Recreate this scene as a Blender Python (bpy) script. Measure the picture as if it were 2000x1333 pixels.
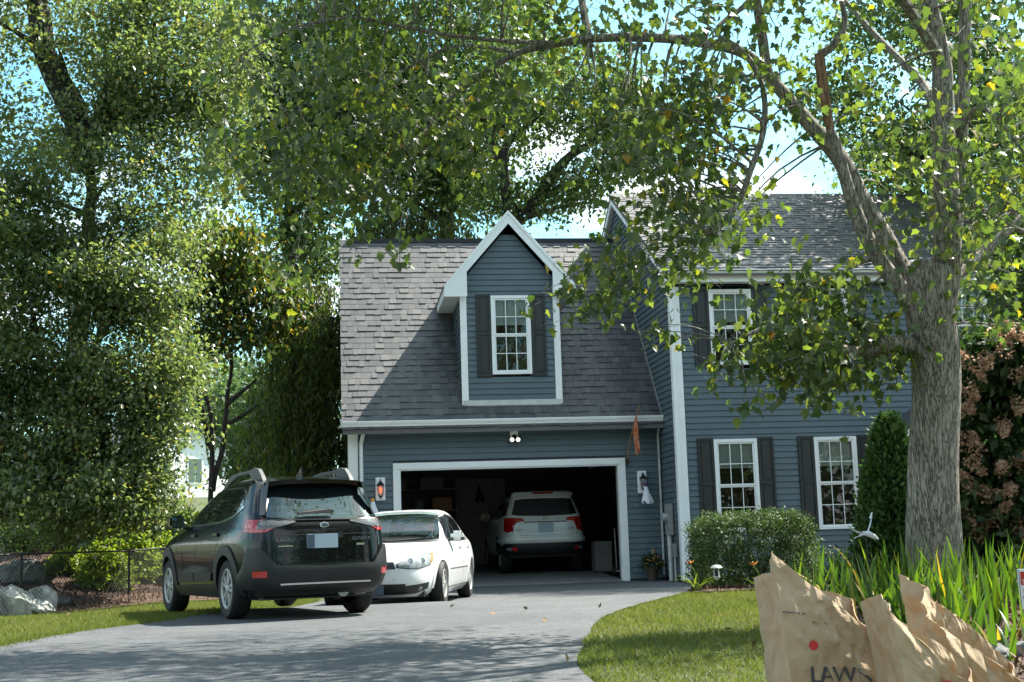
import bpy, bmesh, math, random
import numpy as np
from mathutils import Vector, Matrix, Euler, noise

random.seed(7)
rng = np.random.default_rng(7)
scene = bpy.context.scene
for o in list(bpy.data.objects):
    bpy.data.objects.remove(o)
COL = scene.collection

# ---------------------------------------------------------------- camera
CAM = Vector((-3.55815, -28.26477, 0.96875))
RGT = Vector((0.991732, -0.124434, -0.031366))
UPV = Vector((0.012478, -0.149756, 0.988644))
FWD = Vector((0.127718, 0.980861, 0.146965))
FPX = 2606.5
cam_data = bpy.data.cameras.new('camera')
cam = bpy.data.objects.new('camera', cam_data)
COL.objects.link(cam)
m = Matrix((RGT, UPV, -FWD)).transposed().to_4x4()
m.translation = CAM
cam.matrix_world = m
cam_data.sensor_width = 36
cam_data.lens = 36 * FPX / 2000
cam_data.clip_start = 0.05
cam_data.clip_end = 3000
scene.camera = cam

# ---------------------------------------------------------------- sun, sky, exposure
SUN = Vector((0.66, 0.36, 1.0)).normalized()
SUN_EL = math.asin(SUN.z)
SUN_ROT = math.atan2(SUN.x, SUN.y)
world = bpy.data.worlds.new("World")
scene.world = world
world.use_nodes = True
wt = world.node_tree
wn, wl = wt.nodes, wt.links
bg = wn['Background']
sky = wn.new('ShaderNodeTexSky')
sky.sky_type = 'NISHITA'
sky.sun_disc = False
sky.sun_elevation = SUN_EL
sky.sun_rotation = SUN_ROT
sky.air_density = 1.0
sky.dust_density = 1.5
sky.ozone_density = 1.0
tc = wn.new('ShaderNodeTexCoord')
mp = wn.new('ShaderNodeMapping')
mp.inputs['Scale'].default_value = (1.0, 1.0, 2.2)
mp.inputs['Location'].default_value = (0.3, 0.1, 0.0)
wl.new(tc.outputs['Generated'], mp.inputs['Vector'])
cn = wn.new('ShaderNodeTexNoise')
cn.inputs['Scale'].default_value = 3.4
cn.inputs['Detail'].default_value = 9
cn.inputs['Roughness'].default_value = 0.58
wl.new(mp.outputs['Vector'], cn.inputs['Vector'])
cr = wn.new('ShaderNodeValToRGB')
cr.color_ramp.elements[0].position = 0.47
cr.color_ramp.elements[1].position = 0.60
wl.new(cn.outputs['Fac'], cr.inputs['Fac'])
mx = wn.new('ShaderNodeMix')
mx.data_type = 'RGBA'
mx.inputs['B'].default_value = (7.0, 7.2, 7.4, 1)
wl.new(cr.outputs['Color'], mx.inputs['Factor'])
tint = wn.new('ShaderNodeMix')
tint.data_type = 'RGBA'
tint.blend_type = 'MULTIPLY'
tint.inputs['Factor'].default_value = 1.0
tint.inputs['B'].default_value = (0.80, 1.25, 1.12, 1)
wl.new(sky.outputs['Color'], tint.inputs['A'])
wl.new(tint.outputs['Result'], mx.inputs['A'])
wl.new(mx.outputs['Result'], bg.inputs['Color'])
bg.inputs['Strength'].default_value = 0.085

sun_data = bpy.data.lights.new('sun', 'SUN')
sun_data.energy = 5.0
sun_data.angle = math.radians(0.5)
sun_data.color = (1.0, 0.94, 0.84)
sun = bpy.data.objects.new('sun', sun_data)
COL.objects.link(sun)
sun.rotation_euler = (-SUN).to_track_quat('-Z', 'Y').to_euler()
sun.location = (20, 15, 40)

scene.view_settings.view_transform = 'Standard'
scene.view_settings.look = 'None'
scene.view_settings.exposure = 1.68
scene.view_settings.gamma = 1.0
scene.view_settings.use_curve_mapping = False
scene.render.engine = 'CYCLES'
scene.cycles.max_bounces = 8
scene.cycles.transparent_max_bounces = 16
scene.cycles.use_denoising = True


# ---------------------------------------------------------------- helpers
def at(px, py, depth):
    """point seen at a pixel of the 2000x1333 photograph, DEPTH metres ahead"""
    return CAM + depth * (FWD + RGT * ((px - 1000) / FPX) - UPV * ((py - 666.5) / FPX))


def ss(a, b, x):
    t = np.clip((np.asarray(x, float) - a) / (b - a), 0, 1)
    return t * t * (3 - 2 * t)


def G(x, y):
    """height of the ground"""
    x = np.asarray(x, float)
    y = np.asarray(y, float)
    z = 0.10 * ss(-7.6, -8.8, y)
    z = z + 0.95 * ss(-6.0, -9.2, x) * ss(-5.2, 0.5, y)
    z = z + 2.3 * ss(1, 34, y) * ss(-4.2, -7.5, x)
    z = z + 0.16 * np.exp(-((x - 2.4) / 1.9) ** 2 - ((y + 16.6) / 2.6) ** 2)
    z = z + 9.0 * ss(70, 170, y)
    return z


def g1(x, y):
    return float(G(x, y))


# ---- materials
def new_mat(name):
    mt = bpy.data.materials.new(name)
    mt.use_nodes = True
    nt = mt.node_tree
    return mt, nt, nt.nodes['Principled BSDF']


def coords(nt, scale=1.0, kind='Object'):
    t = nt.nodes.new('ShaderNodeTexCoord')
    mpn = nt.nodes.new('ShaderNodeMapping')
    if not isinstance(scale, (tuple, list)):
        scale = (scale,) * 3
    mpn.inputs['Scale'].default_value = scale
    nt.links.new(t.outputs[kind], mpn.inputs['Vector'])
    return mpn.outputs['Vector']


def noise_node(nt, vec, scale, detail=4, rough=0.55):
    n = nt.nodes.new('ShaderNodeTexNoise')
    n.inputs['Scale'].default_value = scale
    n.inputs['Detail'].default_value = detail
    n.inputs['Roughness'].default_value = rough
    nt.links.new(vec, n.inputs['Vector'])
    return n.outputs['Fac']


def ramp(nt, fac, stops):
    r = nt.nodes.new('ShaderNodeValToRGB')
    els = r.color_ramp.elements
    while len(els) < len(stops):
        els.new(0.5)
    for e, (p, c) in zip(els, stops):
        e.position = p
        e.color = (c[0], c[1], c[2], 1)
    nt.links.new(fac, r.inputs['Fac'])
    return r.outputs['Color']


def bump(nt, h, strength, dist=0.01):
    b = nt.nodes.new('ShaderNodeBump')
    b.inputs['Strength'].default_value = strength
    b.inputs['Distance'].default_value = dist
    nt.links.new(h, b.inputs['Height'])
    return b.outputs['Normal']


def mat_plain(name, col, rough=0.5, metal=0.0, var=0.12, nscale=6.0, bstr=0.0, bscale=60.0, coat=0.0, spec=0.5, kind='Object'):
    mt, nt, p = new_mat(name)
    v = coords(nt, 1.0, kind)
    f = noise_node(nt, v, nscale, 6, 0.6)
    c1 = [max(0, c * (1 - var)) for c in col]
    c2 = [min(1, c * (1 + var)) for c in col]
    nt.links.new(ramp(nt, f, [(0.3, c1), (0.7, c2)]), p.inputs['Base Color'])
    p.inputs['Roughness'].default_value = rough
    p.inputs['Metallic'].default_value = metal
    p.inputs['Specular IOR Level'].default_value = spec
    if coat:
        p.inputs['Coat Weight'].default_value = coat
        p.inputs['Coat Roughness'].default_value = 0.03
    if bstr:
        nt.links.new(bump(nt, noise_node(nt, v, bscale, 4), bstr), p.inputs['Normal'])
    return mt


def mat_leaf(name, stops, trans=0.45, rough=0.45, tboost=(1.6, 1.9, 0.9), spec=0.35, patch=None):
    """leaf: colour picked per leaf, light passes through"""
    mt, nt, p = new_mat(name)
    geo = nt.nodes.new('ShaderNodeNewGeometry')
    oi = nt.nodes.new('ShaderNodeObjectInfo')
    add = nt.nodes.new('ShaderNodeMath')
    add.operation = 'ADD'
    nt.links.new(geo.outputs['Random Per Island'], add.inputs[0])
    nt.links.new(oi.outputs['Random'], add.inputs[1])
    fr = nt.nodes.new('ShaderNodeMath')
    fr.operation = 'FRACT'
    nt.links.new(add.outputs[0], fr.inputs[0])
    fac = fr.outputs[0]
    if patch:
        v = coords(nt, 1.0)
        n = noise_node(nt, v, patch, 3)
        mm = nt.nodes.new('ShaderNodeMath')
        mm.operation = 'MULTIPLY_ADD'
        mm.inputs[1].default_value = 0.55
        nt.links.new(fac, mm.inputs[0])
        m2 = nt.nodes.new('ShaderNodeMath')
        m2.operation = 'MULTIPLY'
        m2.inputs[1].default_value = 0.45
        nt.links.new(n, m2.inputs[0])
        nt.links.new(m2.outputs[0], mm.inputs[2])
        fac = mm.outputs[0]
    col = ramp(nt, fac, stops)
    nt.links.new(col, p.inputs['Base Color'])
    p.inputs['Roughness'].default_value = rough
    p.inputs['Specular IOR Level'].default_value = spec
    tr = nt.nodes.new('ShaderNodeBsdfTranslucent')
    mul = nt.nodes.new('ShaderNodeMix')
    mul.data_type = 'RGBA'
    mul.blend_type = 'MULTIPLY'
    mul.inputs['Factor'].default_value = 1
    mul.inputs['B'].default_value = (*tboost, 1)
    nt.links.new(col, mul.inputs['A'])
    nt.links.new(mul.outputs['Result'], tr.inputs['Color'])
    ms = nt.nodes.new('ShaderNodeMixShader')
    ms.inputs[0].default_value = trans
    nt.links.new(p.outputs[0], ms.inputs[1])
    nt.links.new(tr.outputs[0], ms.inputs[2])
    nt.links.new(ms.outputs[0], nt.nodes['Material Output'].inputs['Surface'])
    return mt


def mat_glass(name, tint=(0.8, 0.85, 0.85), refl=0.10, rough=0.01):
    mt, nt, p = new_mat(name)
    nt.nodes.remove(p)
    tr = nt.nodes.new('ShaderNodeBsdfTransparent')
    tr.inputs['Color'].default_value = (*tint, 1)
    gl = nt.nodes.new('ShaderNodeBsdfGlossy')
    gl.inputs['Roughness'].default_value = rough
    v = coords(nt, 1.0)
    nt.links.new(bump(nt, noise_node(nt, v, 1.6, 2), 0.05, 0.05), gl.inputs['Normal'])
    fr = nt.nodes.new('ShaderNodeFresnel')
    fr.inputs['IOR'].default_value = 1.5
    ad = nt.nodes.new('ShaderNodeMath')
    ad.operation = 'ADD'
    ad.use_clamp = True
    ad.inputs[1].default_value = refl
    nt.links.new(fr.outputs[0], ad.inputs[0])
    ms = nt.nodes.new('ShaderNodeMixShader')
    nt.links.new(ad.outputs[0], ms.inputs[0])
    nt.links.new(tr.outputs[0], ms.inputs[1])
    nt.links.new(gl.outputs[0], ms.inputs[2])
    nt.links.new(ms.outputs[0], nt.nodes['Material Output'].inputs['Surface'])
    return mt


def mat_emit(name, col, s):
    mt, nt, p = new_mat(name)
    p.inputs['Base Color'].default_value = (*col, 1)
    p.inputs['Emission Color'].default_value = (*col, 1)
    p.inputs['Emission Strength'].default_value = s
    return mt


def mat_bark(name, c1, c2, c3, vs=(7, 7, 1.6), bs=1.0):
    mt, nt, p = new_mat(name)
    v = coords(nt, vs)
    f = noise_node(nt, v, 2.2, 8, 0.75)
    fc = noise_node(nt, coords(nt, (vs[0] * 1.7, vs[1] * 1.7, vs[2] * .8)), 1.6, 5, 0.6)
    crack = ramp(nt, fc, [(0.455, (1, 1, 1)), (0.495, (0.22, 0.20, 0.18)), (0.505, (0.22, 0.20, 0.18)), (0.535, (1, 1, 1))])
    v2 = coords(nt, 1.0)
    f2 = noise_node(nt, v2, 2.0, 4)
    col = ramp(nt, f, [(0.36, c1), (0.5, c2), (0.62, c3)])
    mixn = nt.nodes.new('ShaderNodeMix')
    mixn.data_type = 'RGBA'
    mixn.blend_type = 'MULTIPLY'
    mixn.inputs['Factor'].default_value = 0.5
    nt.links.new(col, mixn.inputs['A'])
    nt.links.new(ramp(nt, f2, [(0.35, (0.78, 0.78, 0.72)), (0.65, (1, 1, 1))]), mixn.inputs['B'])
    mix2 = nt.nodes.new('ShaderNodeMix')
    mix2.data_type = 'RGBA'
    mix2.blend_type = 'MULTIPLY'
    mix2.inputs['Factor'].default_value = 0.85
    nt.links.new(mixn.outputs['Result'], mix2.inputs['A'])
    nt.links.new(crack, mix2.inputs['B'])
    nt.links.new(mix2.outputs['Result'], p.inputs['Base Color'])
    p.inputs['Roughness'].default_value = 0.9
    hsum = nt.nodes.new('ShaderNodeMath')
    hsum.operation = 'MULTIPLY'
    nt.links.new(f, hsum.inputs[0])
    nt.links.new(crack, hsum.inputs[1])
    nt.links.new(bump(nt, hsum.outputs[0], bs, 0.04), p.inputs['Normal'])
    return mt


def mat_shingle(name, dark, mid, light):
    mt, nt, p = new_mat(name)
    geo = nt.nodes.new('ShaderNodeNewGeometry')
    oi = nt.nodes.new('ShaderNodeObjectInfo')
    add = nt.nodes.new('ShaderNodeMath')
    add.operation = 'ADD'
    nt.links.new(geo.outputs['Random Per Island'], add.inputs[0])
    nt.links.new(oi.outputs['Random'], add.inputs[1])
    fr = nt.nodes.new('ShaderNodeMath')
    fr.operation = 'FRACT'
    nt.links.new(add.outputs[0], fr.inputs[0])
    v = coords(nt, 1.0)
    f = noise_node(nt, v, 90, 3, 0.7)
    f2 = noise_node(nt, v, 1.1, 5, 0.6)
    base = ramp(nt, fr.outputs[0], [(0.0, dark), (0.5, mid), (1.0, light)])
    mixn = nt.nodes.new('ShaderNodeMix')
    mixn.data_type = 'RGBA'
    mixn.blend_type = 'MULTIPLY'
    mixn.inputs['Factor'].default_value = 0.8
    nt.links.new(base, mixn.inputs['A'])
    nt.links.new(ramp(nt, f, [(0.3, (0.55, 0.55, 0.58)), (0.7, (1.25, 1.25, 1.22))]), mixn.inputs['B'])
    mix2 = nt.nodes.new('ShaderNodeMix')
    mix2.data_type = 'RGBA'
    mix2.blend_type = 'MULTIPLY'
    mix2.inputs['Factor'].default_value = 0.5
    nt.links.new(mixn.outputs['Result'], mix2.inputs['A'])
    nt.links.new(ramp(nt, f2, [(0.35, (0.75, 0.76, 0.8)), (0.65, (1.1, 1.08, 1.05))]), mix2.inputs['B'])
    nt.links.new(mix2.outputs['Result'], p.inputs['Base Color'])
    p.inputs['Roughness'].default_value = 0.52
    p.inputs['Specular IOR Level'].default_value = 0.7
    nt.links.new(bump(nt, f, 0.5, 0.004), p.inputs['Normal'])
    return mt


M = {}
M['siding'] = mat_plain('vinyl_siding', (0.082, 0.118, 0.142), 0.42, var=0.10, nscale=1.3, bstr=0.10, bscale=35, spec=0.4)
M['white'] = mat_plain('white_trim', (0.79, 0.82, 0.84), 0.45, var=0.05, nscale=2.5)
M['dark_sheath'] = mat_plain('dark_sheathing', (0.05, 0.06, 0.07), 0.8)
M['shutter'] = mat_plain('shutter_black', (0.022, 0.024, 0.026), 0.45, var=0.2, bstr=0.05)
M['shingle'] = mat_shingle('roof_shingle', (0.042, 0.044, 0.048), (0.064, 0.066, 0.068), (0.098, 0.096, 0.092))
M['roof_under'] = mat_plain('roof_underlay', (0.12, 0.12, 0.12), 0.9)
M['glass'] = mat_glass('window_glass', (0.75, 0.8, 0.8), 0.03)
M['blind'] = mat_plain('window_blind', (0.55, 0.60, 0.58), 0.7, var=0.06)
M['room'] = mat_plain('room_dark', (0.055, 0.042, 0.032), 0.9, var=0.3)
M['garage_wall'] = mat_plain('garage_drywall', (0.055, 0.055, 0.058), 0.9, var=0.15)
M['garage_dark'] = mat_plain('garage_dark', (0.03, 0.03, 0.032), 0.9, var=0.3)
M['concrete'] = mat_plain('concrete_floor', (0.17, 0.18, 0.175), 0.8, var=0.25, nscale=1.5, bstr=0.15)
M['dull_grey'] = mat_plain('dull_grey', (0.14, 0.14, 0.14), 0.8, var=0.2)
M['black_metal'] = mat_plain('black_metal', (0.015, 0.015, 0.016), 0.4, metal=0.3)
M['grey_metal'] = mat_plain('grey_metal', (0.33, 0.34, 0.34), 0.45, metal=0.3)
M['conduit'] = mat_plain('pale_conduit', (0.5, 0.52, 0.52), 0.5)
M['wood'] = mat_plain('pole_wood', (0.30, 0.16, 0.07), 0.6, var=0.3)
M['terracotta'] = mat_plain('brown_pot', (0.07, 0.05, 0.035), 0.6)
M['cloth_white'] = mat_plain('white_cloth', (0.72, 0.75, 0.82), 0.9, var=0.05)
M['purple'] = mat_plain('purple_ribbon', (0.09, 0.03, 0.12), 0.8)
M['orange'] = mat_plain('orange_petal', (0.75, 0.25, 0.03), 0.6)
M['lamp_lit'] = mat_emit('red_bulb', (1.0, 0.10, 0.04), 1.2)
M['flood_lit'] = mat_emit('flood_lens', (1.0, 0.95, 0.8), 0.5)
M['rubber'] = mat_plain('tyre_rubber', (0.011, 0.011, 0.011), 0.75, var=0.25, bstr=0.2, bscale=80)
M['rim_silver'] = mat_plain('rim_silver', (0.40, 0.40, 0.39), 0.35, metal=0.15, var=0.05)
M['badge'] = mat_plain('badge_silver', (0.20, 0.205, 0.21), 0.3, metal=0.2, var=0.02)
M['smoke_lens'] = mat_plain('smoked_lens', (0.085, 0.09, 0.095), 0.08, coat=1.0, var=0.3, nscale=30)
M['rail_grey'] = mat_plain('rail_grey', (0.075, 0.078, 0.080), 0.5, var=0.08)
M['rim_dark'] = mat_plain('rim_pocket', (0.03, 0.03, 0.03), 0.5)
M['cladding'] = mat_plain('grey_cladding', (0.009, 0.010, 0.012), 0.5, var=0.1, bstr=0.08, bscale=250)
M['chrome'] = mat_plain('chrome', (0.75, 0.76, 0.78), 0.15, metal=1.0, var=0.02)
M['red_lens'] = mat_plain('red_lens', (0.42, 0.012, 0.012), 0.12, coat=1.0, var=0.2)
M['clear_lens'] = mat_plain('clear_lens', (0.26, 0.28, 0.29), 0.10, coat=1.0, var=0.25, nscale=25)
M['amber'] = mat_plain('amber_lens', (0.75, 0.22, 0.05), 0.2, coat=1.0)
M['plate'] = mat_plain('licence_plate', (0.42, 0.52, 0.60), 0.4, var=0.04)
M['plate_dark'] = mat_plain('plate_dark_blue', (0.08, 0.11, 0.16), 0.4)  # dark blue of the plate strip, emblem field and plate holder
M['black_paint'] = mat_plain('black_car_paint', (0.0018, 0.0022, 0.0024), 0.2, coat=0.5, var=0.1, spec=0.2)
M['white_paint'] = mat_plain('white_car_paint', (0.76, 0.77, 0.77), 0.3, coat=0.8, var=0.02)
M['tint_glass'] = mat_plain('tinted_glass', (0.012, 0.016, 0.018), 0.02, coat=1.0, spec=0.9, var=0.1)
M['bluish_paint'] = mat_plain('dark_trim', (0.010, 0.011, 0.012), 0.2, coat=0.5)
M['seat'] = mat_plain('seat_fabric', (0.30, 0.29, 0.26), 0.9)
M['dash'] = mat_plain('dashboard', (0.05, 0.05, 0.05), 0.8)
M['car_glass'] = mat_glass('car_glass', (0.62, 0.70, 0.70), 0.07)
M['stone'] = mat_plain('grey_stone', (0.13, 0.135, 0.13), 0.95, var=0.55, nscale=9, bstr=1.0, bscale=30, spec=0.2)
M['stone_pale'] = mat_plain('pale_stone', (0.30, 0.30, 0.275), 0.95, var=0.55, nscale=7, bstr=1.0, bscale=22, spec=0.2)
M['dry_leaf'] = mat_plain('dry_leaf', (0.20, 0.12, 0.05), 0.8, var=0.3)
M['kraft_ink'] = mat_plain('bag_ink', (0.06, 0.055, 0.06), 0.8, var=0.1)
M['red_ink'] = mat_plain('red_ink', (0.55, 0.03, 0.03), 0.7, var=0.1)
M['sign_white'] = mat_plain('sign_white', (0.70, 0.72, 0.72), 0.4, var=0.04)
M['sign_red'] = mat_plain('sign_red', (0.45, 0.03, 0.02), 0.4, var=0.1)
M['bark_maple'] = mat_bark('bark_maple', (0.22, 0.20, 0.165), (0.40, 0.365, 0.31), (0.52, 0.48, 0.42), (13, 13, 3.0), 1.0)
M['bark_dark'] = mat_bark('bark_dark', (0.02, 0.018, 0.015), (0.055, 0.048, 0.04), (0.09, 0.08, 0.07))
M['bare_wood'] = mat_bark('bare_wood', (0.16, 0.08, 0.045), (0.27, 0.15, 0.09), (0.36, 0.22, 0.14), (10, 10, 0.8), 0.3)
M['leaf_maple'] = mat_leaf('leaf_maple', [(0.0, (0.038, 0.066, 0.032)), (0.55, (0.072, 0.108, 0.046)), (0.93, (0.12, 0.15, 0.048)), (0.985, (0.20, 0.20, 0.03)), (1.0, (0.28, 0.16, 0.03))], 0.48, 0.38, (2.0, 2.1, 0.6), 0.6)
M['leaf_left'] = mat_leaf('leaf_left', [(0.0, (0.062, 0.096, 0.044)), (0.5, (0.122, 0.160, 0.078)), (0.9, (0.165, 0.195, 0.10)), (0.975, (0.18, 0.18, 0.05)), (1.0, (0.26, 0.16, 0.04))], 0.50, 0.34, (1.7, 1.8, 0.8), 0.9)
M['leaf_back'] = mat_leaf('leaf_back', [(0.0, (0.040, 0.070, 0.034)), (0.5, (0.074, 0.112, 0.050)), (1.0, (0.13, 0.155, 0.065))], 0.45, 0.45, (1.8, 2.0, 0.8))
M['leaf_thin'] = mat_leaf('leaf_thin', [(0.0, (0.030, 0.058, 0.020)), (0.6, (0.06, 0.10, 0.03)), (0.85, (0.14, 0.13, 0.035)), (1.0, (0.24, 0.15, 0.03))], 0.45, 0.45, (1.8, 1.9, 0.7))
M['leaf_weep'] = mat_leaf('leaf_weep', [(0.0, (0.032, 0.058, 0.018)), (0.6, (0.070, 0.100, 0.026)), (1.0, (0.16, 0.15, 0.04))], 0.40, 0.45, (1.8, 1.9, 0.7))
M['leaf_far'] = mat_leaf('leaf_far', [(0.0, (0.050, 0.085, 0.045)), (1.0, (0.11, 0.15, 0.07))], 0.35, 0.6)
M['leaf_hedge'] = mat_leaf('leaf_hedge', [(0.0, (0.035, 0.062, 0.024)), (0.6, (0.060, 0.098, 0.034)), (1.0, (0.10, 0.135, 0.05))], 0.25, 0.55, (1.3, 1.5, 0.8), 0.25)
M['leaf_arb'] = mat_leaf('leaf_arb', [(0.0, (0.025, 0.060, 0.018)), (1.0, (0.075, 0.130, 0.035))], 0.3, 0.5)
M['leaf_hyd'] = mat_leaf('leaf_hyd', [(0.0, (0.020, 0.040, 0.016)), (1.0, (0.05, 0.085, 0.028))], 0.3, 0.45)
M['panicle'] = mat_leaf('panicle', [(0.0, (0.27, 0.17, 0.115)), (0.6, (0.42, 0.28, 0.19)), (1.0, (0.55, 0.38, 0.28))], 0.35, 0.7, (1.3, 1.2, 1.1))
M['leaf_iris'] = mat_leaf('leaf_iris', [(0.0, (0.035, 0.075, 0.018)), (0.65, (0.065, 0.115, 0.020)), (0.94, (0.11, 0.15, 0.022)), (1.0, (0.34, 0.22, 0.03))], 0.45, 0.4, (1.8, 2.0, 0.5))
M['leaf_bright'] = mat_leaf('leaf_bright', [(0.0, (0.09, 0.15, 0.025)), (0.6, (0.16, 0.22, 0.035)), (1.0, (0.24, 0.26, 0.05))], 0.45, 0.5, (1.9, 2.0, 0.6))
M['grass_blade'] = mat_leaf('grass_blade', [(0.0, (0.060, 0.100, 0.018)), (0.45, (0.115, 0.150, 0.028)), (0.7, (0.18, 0.18, 0.05)), (1.0, (0.25, 0.21, 0.10))], 0.35, 0.6, (1.3, 1.4, 0.7), 0.2, patch=0.9)


def mat_ground():
    mt, nt, p = new_mat('lawn_soil')
    v = coords(nt, 1.0)
    f = noise_node(nt, v, 1.2, 8, 0.65)
    f2 = noise_node(nt, v, 45, 4, 0.7)
    c = ramp(nt, f, [(0.35, (0.035, 0.055, 0.016)), (0.55, (0.065, 0.078, 0.026)), (0.7, (0.12, 0.105, 0.05))])
    mixn = nt.nodes.new('ShaderNodeMix')
    mixn.data_type = 'RGBA'
    mixn.blend_type = 'MULTIPLY'
    mixn.inputs['Factor'].default_value = 0.7
    nt.links.new(c, mixn.inputs['A'])
    nt.links.new(ramp(nt, f2, [(0.3, (0.5, 0.5, 0.5)), (0.7, (1.3, 1.3, 1.2))]), mixn.inputs['B'])
    nt.links.new(mixn.outputs['Result'], p.inputs['Base Color'])
    p.inputs['Roughness'].default_value = 0.95
    nt.links.new(bump(nt, f2, 0.8, 0.03), p.inputs['Normal'])
    return mt


def mat_asphalt():
    mt, nt, p = new_mat('asphalt')
    v = coords(nt, 1.0)
    f = noise_node(nt, v, 0.55, 6, 0.6)
    f2 = noise_node(nt, v, 34, 4, 0.85)
    f3 = noise_node(nt, v, 5, 6, 0.75)
    c = ramp(nt, f, [(0.3, (0.044, 0.050, 0.056)), (0.7, (0.072, 0.077, 0.081))])
    for fac, lo, hi, a in ((f2, 0.2, 2.0, 0.95), (f3, 0.6, 1.35, 0.75)):
        mixn = nt.nodes.new('ShaderNodeMix')
        mixn.data_type = 'RGBA'
        mixn.blend_type = 'MULTIPLY'
        mixn.inputs['Factor'].default_value = a
        nt.links.new(c, mixn.inputs['A'])
        nt.links.new(ramp(nt, fac, [(0.32, (lo,) * 3), (0.68, (hi,) * 3)]), mixn.inputs['B'])
        c = mixn.outputs['Result']
    nt.links.new(c, p.inputs['Base Color'])
    p.inputs['Roughness'].default_value = 0.8
    nt.links.new(bump(nt, f2, 0.7, 0.012), p.inputs['Normal'])
    return mt


def mat_mulch():
    mt, nt, p = new_mat('bark_mulch')
    v = coords(nt, 1.0)
    f = noise_node(nt, v, 38, 5, 0.75)
    c = ramp(nt, f, [(0.3, (0.022, 0.012, 0.008)), (0.5, (0.08, 0.045, 0.030)), (0.72, (0.17, 0.105, 0.075))])
    nt.links.new(c, p.inputs['Base Color'])
    p.inputs['Roughness'].default_value = 0.95
    nt.links.new(bump(nt, f, 1.0, 0.03), p.inputs['Normal'])
    return mt


def mat_kraft():
    mt, nt, p = new_mat('kraft_paper')
    v = coords(nt, 1.0)
    f = noise_node(nt, v, 7, 6, 0.6)
    c = ramp(nt, f, [(0.3, (0.40, 0.29, 0.175)), (0.7, (0.47, 0.35, 0.22))])
    nt.links.new(c, p.inputs['Base Color'])
    p.inputs['Roughness'].default_value = 0.75
    vo = nt.nodes.new('ShaderNodeTexVoronoi')
    vo.inputs['Scale'].default_value = 16
    nt.links.new(coords(nt, (1, 1, 0.6)), vo.inputs['Vector'])
    nt.links.new(bump(nt, vo.outputs['Distance'], 0.45, 0.012), p.inputs['Normal'])
    tr = nt.nodes.new('ShaderNodeBsdfTranslucent')
    tr.inputs['Color'].default_value = (0.60, 0.34, 0.13, 1)
    ms = nt.nodes.new('ShaderNodeMixShader')
    ms.inputs[0].default_value = 0.14
    nt.links.new(p.outputs[0], ms.inputs[1])
    nt.links.new(tr.outputs[0], ms.inputs[2])
    nt.links.new(ms.outputs[0], nt.nodes['Material Output'].inputs['Surface'])
    return mt


M['ground'] = mat_ground()
M['asphalt'] = mat_asphalt()
M['mulch'] = mat_mulch()
M['kraft'] = mat_kraft()
M['chip'] = mat_leaf('mulch_chip', [(0.0, (0.03, 0.018, 0.012)), (0.6, (0.095, 0.055, 0.038)), (1.0, (0.19, 0.125, 0.09))], 0.05, 0.9)


# ---- objects
def thing(name, label, cat, loc=(0, 0, 0), rotz=0.0, group=None):
    o = bpy.data.objects.new(name, None)
    o.empty_display_size = 0.2
    COL.objects.link(o)
    o.location = loc
    o.rotation_euler = (0, 0, rotz)
    o['label'] = label
    o['category'] = cat
    if group:
        o['group'] = group
    return o


def tag(o, label, cat, group=None):
    o['label'] = label
    o['category'] = cat
    if group:
        o['group'] = group
    return o


def link(name, me, parent=None, kind=None):
    o = bpy.data.objects.new(name, me)
    COL.objects.link(o)
    if parent is not None:
        o.parent = parent
    if kind:
        o['kind'] = kind
    return o


def np_mesh(name, verts, faces, mats, parent=None, smooth=False, mi=None, kind=None):
    """verts (N,3); faces: (F,k) array or list of such arrays"""
    verts = np.asarray(verts, dtype=np.float32)
    if isinstance(faces, np.ndarray):
        faces = [faces]
    me = bpy.data.meshes.new(name)
    me.vertices.add(len(verts))
    me.vertices.foreach_set('co', verts.ravel())
    loops = np.concatenate([f.ravel() for f in faces]).astype(np.int32)
    sizes = np.concatenate([np.full(len(f), f.shape[1], dtype=np.int32) for f in faces])
    starts = np.concatenate([[0], np.cumsum(sizes)[:-1]]).astype(np.int32)
    me.loops.add(len(loops))
    me.loops.foreach_set('vertex_index', loops)
    me.polygons.add(len(sizes))
    me.polygons.foreach_set('loop_start', starts)
    if not isinstance(mats, (list, tuple)):
        mats = [mats]
    for mt in mats:
        me.materials.append(mt)
    if mi is not None:
        me.polygons.foreach_set('material_index', np.asarray(mi, dtype=np.int32))
    if smooth:
        me.polygons.foreach_set('use_smooth', np.ones(len(sizes), dtype=bool))
    me.update(calc_edges=True)
    me.validate()
    return link(name, me, parent, kind)


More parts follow.
